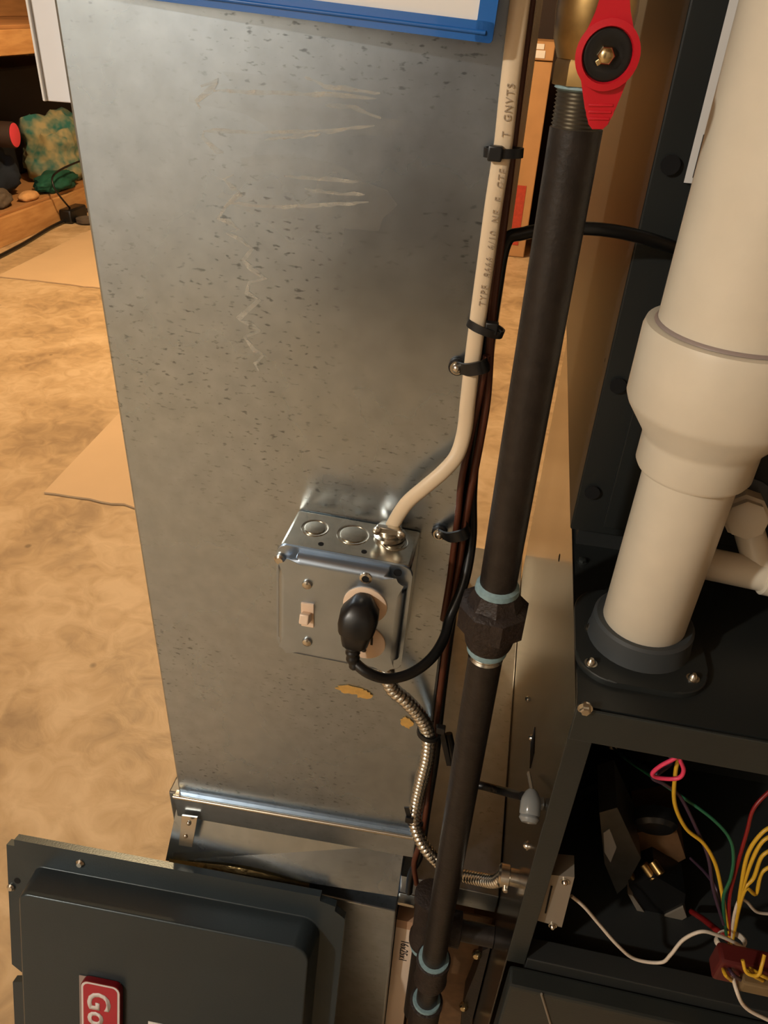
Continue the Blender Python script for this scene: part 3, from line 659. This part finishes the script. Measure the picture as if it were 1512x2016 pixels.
rl_ = tag(B().tube([at(1240, 1858, Y=.02), at(1320, 1868, Y=.02), at(1394, 1886, Y=.02)], .0018, 6).obj('metal_rod', 'valve_alu'), 'thin grey metal rod lying under the gas valve', 'rod')
burn = thing('burner_tube', 'round dark inlet housing behind the green wire in the furnace', 'housing', (.16, .10, .6))
B().lathe(at(1215, 1530, Y=.12), (0, -1, -.2), [(.044, 0), (.044, .03), (.040, .034), (.035, .030), (.033, .01)], 32).obj('housing_ring', 'interior_black', burn)
B().lathe(at(1206, 1470, Y=.085), (0, -1, 0), [(.005, 0), (.005, .004), (.003, .006)], 8).obj('ground_screw', 'zinc', burn)
# ------------------------------------------------------------------ coil cabinet above
cc = thing('coil_cabinet', 'black coil cabinet standing on the furnace behind the white vent pipe', 'cabinet', (.30, .33, FZ))
CYF = .065
B().box((FX0-.006, CYF, FZ+.022), (FX1, FY1-.01, 1.75), .0015).obj('cabinet_body', 'coil_grey', cc)
B().box((FX0+.003, CYF+.012, FZ), (FX1-.003, FY1-.01, FZ+.022)).obj('cabinet_base', 'interior_black', cc)
B().box((FX0+.02, CYF-.003, FZ+.03), (FX1-.01, CYF+.001, 1.70), .0012).obj('front_panel', 'coil_grey', cc)
for px, py in ((1320, 325), (1217, 760), (1166, 970)):
    B().lathe(at(px, py, Y=CYF-.003), (0, -1, 0), [(.0062, -.001), (.0062, .0004)], 16).obj('knockout_hole', 'hole_shade', cc)
kn = at(1190, 728, Y=CYF); B().lathe(Vector((FX0-.002, CYF+.02, kn.z)), (-1, 0, 0), [(.004, 0), (.004, .003), (.002, .004)], 10).obj('side_screw', 'brass', cc)
# label on it
YL = CYF-.0036
lb = thing('warning_label', 'white printed warning label half hidden by the vent pipe', 'label', at(1360, 362, Y=YL))
p0, p1 = at(1350, 360, Y=YL), at(1432, 0, Y=YL); lx = .5*(p0.x+p1.x)
B().box((lx, YL, p0.z), (lx+.09, YL+.0005, 1.33)).obj('label_paper', 'paper_white', lb)
def lbox(x0, z0, x1, z1, m, name='printed_line'): B().box((lx+x0, YL-.0002, z0), (lx+x1, YL+.0002, z1)).obj(name, m, lb)
z0 = p0.z
lbox(.0045, z0+.004, .0051, z0+.028, 'print_black'); lbox(.0045, z0+.0034, .05, z0+.004, 'print_black'); lbox(.0045, z0+.028, .05, z0+.0288, 'print_black')
text('ZE', .0042, (lx+.010, YL-.0003, z0+.014), (0, 0, 1), (-1, 0, 0), 'print_black', lb)
tz_ = z0+.038
B().prism([(lx+.0055, YL-.0003, tz_), (lx+.0098, YL-.0003, tz_-.0025), (lx+.0098, YL-.0003, tz_+.0025)], (0, .0003, 0)).obj('warning_triangle', 'print_orange', lb)
text('IEC SOCEDC OULETER', .0052, (lx+.0095, YL-.0003, z0+.048), (0, 0, 1), (-1, 0, 0), 'print_black', lb, space=1.15)
# ------------------------------------------------------------------ PVC vent
vp = thing('pvc_vent_pipe', 'thick white plastic vent pipe rising from the furnace top', 'vent pipe', (VX, VY, FZ))
B().lathe((VX, VY, 0), (0, 0, 1), [(.0285, .882), (.0298, .884), (.0298, 1.075)], 48).obj('lower_pipe', 'pvc', vp)
zz0 = 1.028
B().lathe((VX, VY, 0), (0, 0, 1), [(.0300, zz0), (.0345, zz0+.001), (.0362, zz0+.004), (.0362, zz0+.022), (.0375, zz0+.026), (.0500, zz0+.044), (.0520, zz0+.049), (.0520, zz0+.090), (.0508, zz0+.0945), (.0450, zz0+.095)], 56).obj('reducer_coupling', 'pvc', vp)
B().lathe((VX, VY, 0), (0, 0, 1), [(.0445, 1.115), (.0445, ZC-.003)], 56).obj('upper_pipe', 'pvc', vp)
B().lathe((VX, VY, 0), (0, 0, 1), [(.0447, zz0+.0948), (.0462, zz0+.0952), (.0455, zz0+.0965), (.0446, zz0+.097)], 56).obj('glue_bead', 'tape_clear', vp)
# branch pipe to the right
bp = thing('drain_fitting', 'beige plastic pipe stub with a capped hexagon fitting behind the vent pipe', 'pipe fitting', (.2, .0, .95))
b0 = at(1405, 1112, Y=.004); b1 = at(1500, 1132, Y=.004)
bdir = (b1-b0).normalized(); B().cyl(b0-bdir*.02, b1, .0125, seg=24).obj('stub_pipe', 'pvc', bp)
B().cyl(b1, b1+bdir*.05, .0150, seg=24, ch=.001).obj('socket', 'pvc', bp)
hx = at(1478, 1045, Y=.0); B().lathe(hx+Vector((0, .03, 0)), (-.15, -1, .25), [(.017, 0), (.017, .02), (.0145, .022), (.0145, .030), (.013, .031)], 8, phase=.25).obj('cap', 'pvc', bp)
B().lathe(hx+Vector((.002, .036, .002)), (-.15, -1, .25), [(.021, 0), (.021, .006)], 20).obj('gasket', 'knob_black', bp)
B().cyl(hx+Vector((.0, .03, 0)), b1+Vector((.0, .0, 0)), .011, seg=16).obj('elbow', 'pvc', bp)
# ------------------------------------------------------------------ wiring harness
hz = thing('wiring_harness', 'bundle of coloured wires tied together inside the open furnace', 'wires', at(1440, 1850, Y=-.075))
def wire(pts, r, m, name='wire', ys=None):
    n = len(pts); P_ = []
    for i, q in enumerate(pts):
        y = q[2] if len(q) > 2 else -.075
        P_.append(at(q[0], q[1], Y=y))
    return B().tube(P_, r, 8, 6).obj(name, m, hz)
wire([(1335, 1440, -.06), (1338, 1480, -.065), (1330, 1520, -.07), (1328, 1580, -.07), (1350, 1630, -.07), (1385, 1660, -.07), (1408, 1700, -.072), (1420, 1750, -.075), (1428, 1800, -.078), (1438, 1850, -.08)], .0017, 'wire_yellow')
wire([(1380, 1444, -.07), (1348, 1450, -.075), (1330, 1475, -.08), (1332, 1490, -.082), (1300, 1508, -.082), (1284, 1524, -.08), (1300, 1532, -.078), (1335, 1532, -.078), (1346, 1516, -.078), (1338, 1490, -.078), (1352, 1470, -.074), (1356, 1452, -.07)], .0017, 'wire_pink')
wire([(1310, 1472, -.05), (1322, 1500, -.06), (1300, 1520, -.07), (1285, 1532, -.072), (1310, 1545, -.07), (1340, 1570, -.065), (1375, 1640, -.065), (1395, 1690, -.07), (1404, 1750, -.075), (1425, 1820, -.08)], .0016, 'wire_purple')
wire([(1208, 1472, .078), (1230, 1492, .02), (1270, 1520, -.03), (1330, 1560, -.05), (1400, 1610, -.06), (1436, 1650, -.065), (1444, 1690, -.07), (1438, 1730, -.075), (1424, 1770, -.078), (1430, 1840, -.08)], .0015, 'wire_green')
wire([(1525, 1548, -.05), (1485, 1590, -.06), (1470, 1640, -.065), (1450, 1710, -.07), (1436, 1770, -.075), (1436, 1840, -.08)], .0016, 'wire_red')
for k, (y0_, dx) in enumerate(((1640, 0), (1668, 6), (1700, 10), (1622, -6))):
    wire([(1530, y0_, -.06), (1500, y0_+18, -.065), (1478+dx, y0_+60, -.07), (1462+dx*.6, 1750, -.075), (1452, 1800, -.078), (1442, 1850, -.08)], .0017, 'wire_yellow')
wire([(1360, 1690, -.02), (1390, 1720, -.05), (1415, 1760, -.07), (1432, 1830, -.08)], .0015, 'wire_purple')
wire([(1524, 1800, -.06), (1490, 1795, -.065), (1470, 1775, -.07), (1456, 1772, -.075), (1446, 1800, -.078), (1440, 1845, -.08)], .0015, 'wire_white')
wire([(1125, 1764, -.10), (1150, 1785, -.10), (1180, 1820, -.10), (1215, 1860, -.105), (1250, 1888, -.105), (1300, 1895, -.105), (1320, 1880, -.105), (1345, 1850, -.10), (1380, 1834, -.098), (1410, 1840, -.096), (1445, 1855, -.095), (1490, 1882, -.095), (1540, 1910, -.095)], .0016, 'wire_white')
wire([(1436, 1858, -.08), (1438, 1895, -.125), (1450, 1950, -.150), (1470, 1985, -.152), (1520, 2012, -.152)], .0016, 'wire_white')
for k, (xa, xb) in enumerate(((1424, 1426), (1430, 1440), (1446, 1475), (1450, 1490))):
    wire([(1438, 1856, -.08), (xa, 1885, -.115), (xb, 1915, -.146), (xb+14+6*k, 1930, -.143)], .0016, ('wire_yellow', 'wire_purple', 'wire_yellow', 'wire_yellow')[k])
wire([(1362, 1795, -.03), (1385, 1810, -.05), (1410, 1830, -.07), (1436, 1850, -.08)], .003, 'wire_red')
wire([(1455, 1868, -.08), (1490, 1890, -.078), (1530, 1905, -.076)], .0018, 'wire_yellow')
tq = at(1438, 1853, Y=-.082); tr = []
rr = [[tq+Vector((math.cos(t)*.0115*s_, math.sin(t)*.008*s_, 0))+Vector((0, 0, hh+math.cos(t)*.002)) for s_, hh in ((1, -.0035), (1.12, -.0035), (1.12, .0035), (1, .0035))] for t in [2*math.pi*k/24 for k in range(24)]]
B().rings(rr, close=True, cap=False).obj('tie_band', 'wire_white', hz)
bq = at(1418, 1898, Y=-.140)
B().box(bq+Vector((0, .0, -.026)), bq+Vector((.055, .018, .003)), .003).obj('connector_block', 'connector_red', hz)
B().box(bq+Vector((.018, -.008, -.020)), bq+Vector((.060, .004, -.006)), .002).obj('connector_shell', 'connector_tan', hz)
wire([(1462, 1890, -.145), (1470, 1915, -.150), (1492, 1920, -.150), (1500, 1900, -.146), (1505, 1880, -.14)], .0014, 'wire_yellow')
# ------------------------------------------------------------------ hose on the furnace side
ho = thing('pressure_hose', 'short black hose running behind the gas pipe to a clear plastic fitting', 'hose', at(1000, 1560, X=.06))
h1 = at(1030, 1568, X=FX0-.014)
B().tube([Vector((-.004, .024, .66)), at(905, 1540, Y=.004), at(940, 1545, Y=-.015), at(985, 1556, Y=-.022), h1], .0042, 10).obj('hose', 'wire_black', ho)
fa, fb = at(1046, 1572, X=FX0-.011), at(1042, 1612, X=FX0-.011)
B().lathe(fa, fb-fa, [(.003, -.007), (.005, -.005), (.0075, 0), (.0082, .003), (.0082, .012), (.0074, .013), (.0082, .015), (.0082, (fb-fa).length), (.006, (fb-fa).length+.003)], 16).obj('fitting', 'clear_plastic', ho)
B().cyl(fa+(fa-fb).normalized()*.006, at(1041, 1522, X=FX0-.006), .0018, seg=8).obj('tube_tip', 'clear_plastic', ho)
B().box((FX0-.012, fa.y-.004, min(fa.z, fb.z)), (FX0-.0005, fa.y+.004, max(fa.z, fb.z)), .001).obj('mount', 'clear_plastic', ho)
# ------------------------------------------------------------------ air filter and rack plate
af = thing('air_filter', 'white cardboard edged air filter standing in the slot beside the duct boot', 'filter', (-.018, .3, 0))
B().box((-.0330, -.006, .004), (-.0075, .60, .352), .0008).obj('filter_frame', 'filter_card', af)
B().box((-.0330, -.0066, .335), (-.0075, .02, .3526)).obj('frame_corner', 'filter_brown', af)
text('16x25x1', .0145, (-.0245, -.0062, .308), (0, 0, -1), (1, 0, 0), 'marker', af, name='size_print')
rp = thing('filter_rack', 'tan metal filter rack plate beside the furnace foot', 'rack', (.04, -.005, 0))
B().box((-.004, -.004, .003), (.078, -.001, .392), .001).obj('rack_plate', 'bronze', rp)
B().box((-.034, -.012, .394), (-.0135, .0, .3995), .0006).obj('rack_lip', 'zinc', rp)
hk = [at(950, 1872, Y=-.03), at(970, 1866, Y=-.03), at(975, 1900, Y=-.03), at(945, 1960, Y=-.03), at(925, 2030, Y=-.03), at(905, 2030, Y=-.03), at(912, 1975, Y=-.03), at(938, 1910, Y=-.03)]
for v_ in hk: v_.x = min(v_.x, .0785); v_.z = min(v_.z, .382)
B().prism(hk, (0, .0265, 0)).obj('latch_strap', 'black_iron', rp)
for px, py in ((940, 1876), (914, 1979)): B().lathe(at(px, py, Y=-.0305), (-.3, -1, .3), [(.0055, 0), (.0055, .004), (.003, .007)], 10).obj('latch_bolt', 'brass_nut', rp)
# ------------------------------------------------------------------ door panel leaning on the boot
dp = thing('furnace_door', 'dark grey furnace door leaning against the foot of the duct', 'door panel', (-.29, -.12, 0))
TL = at(12, 1650, Z=.43); TR = at(682, 1775, Z=.43); pu = (TR-TL); PW = pu.length; pu.normalize()
ln = math.radians(18); nh = Vector((pu.y, -pu.x, 0)); pv = -(nh*math.sin(ln)-Vector((0, 0, math.cos(ln)))); pn = pu.cross(pv)
if pn.y > 0: pn = -pn
PH = .43/math.cos(ln)-.0042
def onp(px, py, off=0.0):
    d = ROT@Vector((px-CX, py-CY, F)); o_ = TL+pn*off; t = (o_-CAM).dot(pn)/d.dot(pn); q_ = CAM+d*t-TL
    return q_.dot(pu), q_.dot(pv)
def PP(u_, v_, off=0.0): return TL+pu*u_+pv*v_+pn*off
NW = .006
outer = [(0, -.009), (.010, -.009), (.010, 0), (.022, 0), (PW-.030, 0), (PW-.030, -.006), (PW-.012, -.010), (PW-.012, -.016), (PW, -.024), (PW, -PH), (0, -PH), (0, -.215), (.012, -.212), (.022, -.206), (.022, -.200), (.012, -.196), (0, -.187)]
iu0, iv0 = onp(65, 1692); iu1, iv1 = onp(634, 1805)
iu0 = max(.02, iu0); iu1 = min(PW-.02, iu1); iv0 = -.030
DEP = -.036
# sheet with a pressed tray: outer rim + sloped walls + tray floor
db = B(); db.ang = 32; loopo = [db.bm.verts.new(PP(a, b, 0)) for a, b in outer]
ri = .022
def tray(u0, v0, u1, v1, r, off):
    pts = []
    for cx_, cy_, a0 in ((u1-r, v0-r, 0), (u0+r*.6, v0-r*.6, 90), (u0+.004, v1+.004, 180), (u1-.004, v1+.004, 270)):
        rr_ = r if a0 == 0 else (r*.6 if a0 == 90 else .004)
        for k in range(7):
            a = math.radians(a0+15*k); pts.append((cx_+rr_*math.cos(a), cy_+rr_*math.sin(a)))
    return [PP(a, b, off) for a, b in pts]
t0 = [db.bm.verts.new(q) for q in tray(iu0, iv0, iu1, -PH+.03, ri, 0)]
t0b = [db.bm.verts.new(q) for q in tray(iu0+.001, iv0-.0015, iu1-.001, -PH+.0315, ri, .002)]
t1 = [db.bm.verts.new(q) for q in tray(iu0+.003, iv0-.008, iu1-.005, -PH+.038, ri*.9, -DEP-.002)]
t2 = [db.bm.verts.new(q) for q in tray(iu0+.006, iv0-.011, iu1-.008, -PH+.041, ri*.8, -DEP)]
ed = []
for lp in (loopo, t0):
    for i in range(len(lp)): ed.append(db.bm.edges.new((lp[i], lp[(i+1) % len(lp)])))
bmesh.ops.triangle_fill(db.bm, use_beauty=True, use_dissolve=False, edges=ed)
for A_, B_ in ((t0, t0b), (t0b, t1), (t1, t2)):
    for i in range(len(A_)): db.bm.faces.new((A_[i], A_[(i+1) % len(A_)], B_[(i+1) % len(A_)], B_[i]))
db.bm.faces.new(t2)
# returned edges all round
bk = [db.bm.verts.new(v.co-pn*.010) for v in loopo]
for i in range(len(loopo)): db.bm.faces.new((loopo[i], loopo[(i+1) % len(loopo)], bk[(i+1) % len(loopo)], bk[i]))
db.ang = 60; ds_ = db.obj('door_sheet', 'door_grey', dp); ds_.modifiers.new('wn', 'WEIGHTED_NORMAL').keep_sharp = True
a = onp(158, 1700); B().lathe(PP(*a), pn, [(.0055, -.003), (.0055, .001), (.003, .0035)], 12).obj('door_screw', 'zinc', dp)
a = onp(2, 1742); B().lathe(PP(.004, a[1]), pn, [(.005, -.003), (.005, .002), (.003, .004)], 12).obj('door_screw', 'zinc', dp)
a = onp(14, 1730); B().lathe(PP(.012, a[1]), pn, [(.004, -.001), (.004, .0004)], 12).obj('door_hole', 'hole_shade', dp)
# badge
OF = -DEP
ba = onp(160, 1926, OF+.006); bb_ = onp(238, 1930, OF+.006)
bw_ = bb_[0]-ba[0]; BL = bw_*4.5
bpts = [(ba[0]+bw_/2+x, ba[1]-BL/2+y) for x, y in rrect(bw_, BL, bw_*.18)]
B().prism([PP(x-.004, y-.003, OF+.0004) for x, y in [(ba[0]+bw_/2+x*1.06, ba[1]-BL/2+y*1.01) for x, y in rrect(bw_, BL, .001)]], pn*.0006).obj('badge_tape', 'tape_clear', dp)
bdg = B().prism([PP(x, y, OF+.0008) for x, y in bpts], pn*.007, .0006).obj('badge', 'badge_edge', dp, label='red brand badge with silver letters')
f1 = [(ba[0]+bw_/2+x*.97, ba[1]-BL/2+y*.99) for x, y in rrect(bw_, BL, bw_*.18)]
B().prism([PP(x, y, OF+.0076) for x, y in f1], pn*.0004).obj('badge_border', 'badge_silver', bdg)
f2 = [(ba[0]+bw_/2+x, ba[1]-BL/2+y) for x, y in rrect(bw_*.86, BL-bw_*.14, bw_*.14)]
B().prism([PP(x, y, OF+.0079) for x, y in f2], pn*.0004).obj('badge_field', 'badge_red', bdg)
text('Goodman', bw_*.80, PP(ba[0]+bw_*.20, ba[1]-bw_*.26, OF+.0083), -pv, pu, 'badge_silver', bdg, bold=.0009, space=1.05)
a = onp(292, 2010, OF); B().prism([PP(a[0], a[1], OF), PP(a[0]+.06, a[1], OF), PP(a[0]+.06, a[1]-.06, OF), PP(a[0], a[1]-.06, OF)], pn*.0005).obj('door_sticker', 'paper_white', dp)
# ------------------------------------------------------------------ floor sheets
def sheet(x0, y0, x1, y1, label):
    b = B(); pts = []
    n = 26
    for k in range(n+1):
        t = k/n; pts.append((x0+(x1-x0)*t, y0+random.uniform(-.006, .006), .001))
    pts += [(x1, y1, .001), (x0-.04, y1, .001)]
    o = b.prism(pts, (0, 0, .006)).obj('floor_sheet', 'mat_tan'); return tag(o, label, 'sheet')
sheet(-1.30, 1.205, -.36, 1.86, 'pale tan cardboard sheet lying on the concrete beside the duct')
sheet(-2.63, 2.98, -1.5, 4.35, 'pale tan cardboard sheet lying on the concrete in front of the wooden bench')
# ------------------------------------------------------------------ wooden bench far left
XB = -2.92
wb = thing('workbench', 'rough wooden workbench with a low shelf over a dark space', 'workbench', (-3.4, 4.6, 0))
B().box((-4.1, 3.36, .0), (XB, 3.41, .165), .004).obj('shelf_end', 'lumber', wb)
B().box((XB-.045, 3.36, .0), (XB, 5.9, .150), .004).obj('shelf_rail', 'lumber', wb)
B().box((-4.1, 3.37, .150), (XB-.02, 5.9, .168), .003).obj('shelf_board', 'plywood', wb)
B().box((XB-.045, 3.30, .925), (XB, 5.9, 1.045), .004).obj('bench_apron', 'lumber', wb)
B().box((-4.1, 3.30, 1.045), (XB-.02, 5.9, 1.065), .003).obj('bench_top', 'plywood', wb)
for y in (3.20, 5.7): B().box((-3.2, y, .0), (-3.11, y+.09, .925), .004).obj('leg', 'lumber', wb)
B().box((-4.12, 3.36, .168), (-4.10, 5.9, .925)).obj('back_board', 'plywood', wb)
B().box((-4.05, 3.4, 1.065), (-3.6, 5.8, 1.9), .005).obj('back_rack', 'plywood', wb)
B().box((-3.6, 4.45, 1.065), (-3.56, 4.53, 1.6), .003).obj('rack_post', 'lumber', wb)
# added dark block standing in for the shade in the shelf space
tag(B().box((-3.95, 3.75, .170), (-3.45, 5.6, .80), .02).obj('shade_filler', 'shade_charcoal'), 'large charcoal bin added as the shade under the wooden bench', 'bin')
def lump(name, m, c, size, amp, seed, label, cat, fr=7.0):
    from mathutils import noise
    b = B(); b.ang = 80; r = bmesh.ops.create_icosphere(b.bm, subdivisions=4, radius=1.0)
    for v in r['verts']:
        d = v.co.copy(); k = 1+amp*noise.noise(d*1.7+Vector((seed, 0, 0)))+amp*.5*noise.noise(d*fr+Vector((0, seed, 0)))
        v.co = Vector((c[0]+d.x*size[0]*k, c[1]+d.y*size[1]*k, c[2]+max(d.z*k, -.75)*size[2]))
    return tag(b.obj(name, m), label, cat)
q = at(112, 270, X=-3.15); lump('patterned_bag', 'cloth_pattern', (-3.2, q.y+.03, .168+.165), (.20, .26, .22), .35, 3.0, 'teal and tan patterned cloth bundle on the bench shelf', 'cloth')
q = at(100, 335, X=-2.98); lump('green_cloth', 'cloth_green', (-3.0, q.y+.07, .168+.045), (.10, .19, .06), .3, 8.0, 'folded dark green cloth on the bench shelf', 'cloth')
q = at(20, 310, X=-3.12); lump('navy_cloth', 'cloth_navy', (-3.25, q.y-.08, .168+.125), (.16, .20, .167), .25, 5.0, 'dark navy cloth heap beside the pink ended roll', 'cloth')
q = at(60, 345, X=-2.98); lump('beige_shoe', 'cloth_beige', (-2.985, q.y-.05, .168+.022), (.045, .085, .030), .10, 2.0, 'beige slipper at the edge of the bench shelf', 'shoe')
q = at(8, 345, X=-3.0); lump('grey_cloth', 'cloth_grey', (-3.04, q.y-.06, .168+.04), (.07, .11, .055), .3, 4.0, 'crumpled grey cloth on the bench shelf edge', 'cloth')
q = at(30, 266, X=-3.0); ro = thing('rolled_mat', 'dark roll with a bright pink round end', 'roll', (q.x-.15, q.y-.1, .4))
B().lathe(q+Vector((-.36, -.05, 0)), (.36, .05, 0), [(.070, 0), (.070, .355), (.068, .360)], 24).obj('roll', 'dark_brown', ro)
B().lathe(q+Vector((-.005, 0, 0)), (.36, .05, 0), [(.062, 0), (.064, .004), (.050, .008)], 24).obj('pink_end', 'pink', ro)
q = at(8, 320, X=-3.16); 
# black adapter with cord
ad = thing('power_adapter', 'black adapter with a thin cord on the floor by the bench', 'adapter', at(150, 425, Z=0))
q = at(140, 424, Z=.03); q2_ = at(158, 432, Z=.03)
B().box(Vector((-2.918, q.y-.10, .001)), Vector((q.x+.06, q.y+.10, .085)), .012).obj('adapter_body', 'plug_black', ad)
tr_ = at(170, 430, Z=.03); B().lathe((tr_.x, tr_.y, .002), (0, 0, 1), [(.05, 0), (.065, .01), (.065, .03), (.045, .035), (.03, .02)], 16).obj('cord_reel', 'cloth_grey', ad)
cdp = [at(180, 310, X=-2.9), at(150, 320, X=-2.9), at(118, 335, X=-2.89), at(103, 350, X=-2.88), at(108, 372, X=-2.86), at(125, 395, X=-2.84), at(140, 412, Z=.07)]
B().tube(cdp, .006, 6).obj('cord', 'wire_black', ad)
B().tube([at(137, 430, Z=.02), at(100, 448, Z=.012), at(60, 472, Z=.012), at(30, 489, Z=.012), at(-30, 520, Z=.012)], .011, 6).obj('floor_cord', 'wire_black', ad)
B().tube([(-2.895, 4.25, .05), (-2.905, 4.45, .014), (-2.908, 4.75, .011), (-2.908, 5.2, .011)], .010, 6).obj('floor_cord', 'wire_black', ad)
# ------------------------------------------------------------------ boxes behind, seen between duct and pipe
YB = 4.38
tb_ = thing('tall_carton', 'tall cardboard carton with a red printed panel and white labels', 'carton', (-.15, YB+.2, 0))
B().box((-1.1, YB, .002), (.0, YB+.42, 1.045), .006).obj('carton_body', 'cardboard', tb_)
B().box((-1.1, YB-.002, 1.05), (.0, YB+.42, 1.14), .006).obj('carton_flap', 'cardboard', tb_)
r0, r1 = at(1022, 365, Y=YB-.003), at(990, 480, Y=YB-.003)
B().box((-.30, YB-.003, r1.z), (-.045, YB-.0005, r0.z)).obj('red_print', 'print_red', tb_)
l0, l1 = at(1045, 85, Y=YB-.004), at(1072, 115, Y=YB-.004)
B().box((l0.x, YB-.005, l1.z), (l1.x, YB-.002, l0.z-.03)).obj('white_label', 'paper_white', tb_); B().box((l0.x+.02, YB-.005, l0.z-.025), (l1.x-.01, YB-.002, l0.z)).obj('white_label', 'paper_white', tb_)
db_ = thing('dark_carton', 'dark brown carton behind the tall carton', 'carton', (-.1, 5.3, 0))
B().box((-.6, 5.2, .002), (.12, 5.7, 1.42), .006).obj('carton_body', 'dark_brown', db_); B().box((-.6, 5.19, 1.36), (.12, 5.21, 1.42), .002).obj('carton_edge', 'cardboard', db_)
gb = thing('grey_brown_carton', 'grey brown carton leaning beside the tall carton', 'carton', (.3, 4.7, 0))
B().box((.06, 4.62, .002), (.62, 5.15, 1.12), .006).obj('carton_body', 'cardboard_dark', gb)
ps = thing('wood_post', 'slim wooden post standing behind the cartons', 'post', (.18, 5.4, 0))
B().box((.15, 5.34, .002), (.24, 5.43, ZC-.002), .004).obj('post_body', 'lumber', ps); B().box((.13, 5.32, .002), (.26, 5.45, .04), .004).obj('post_foot', 'lumber', ps)
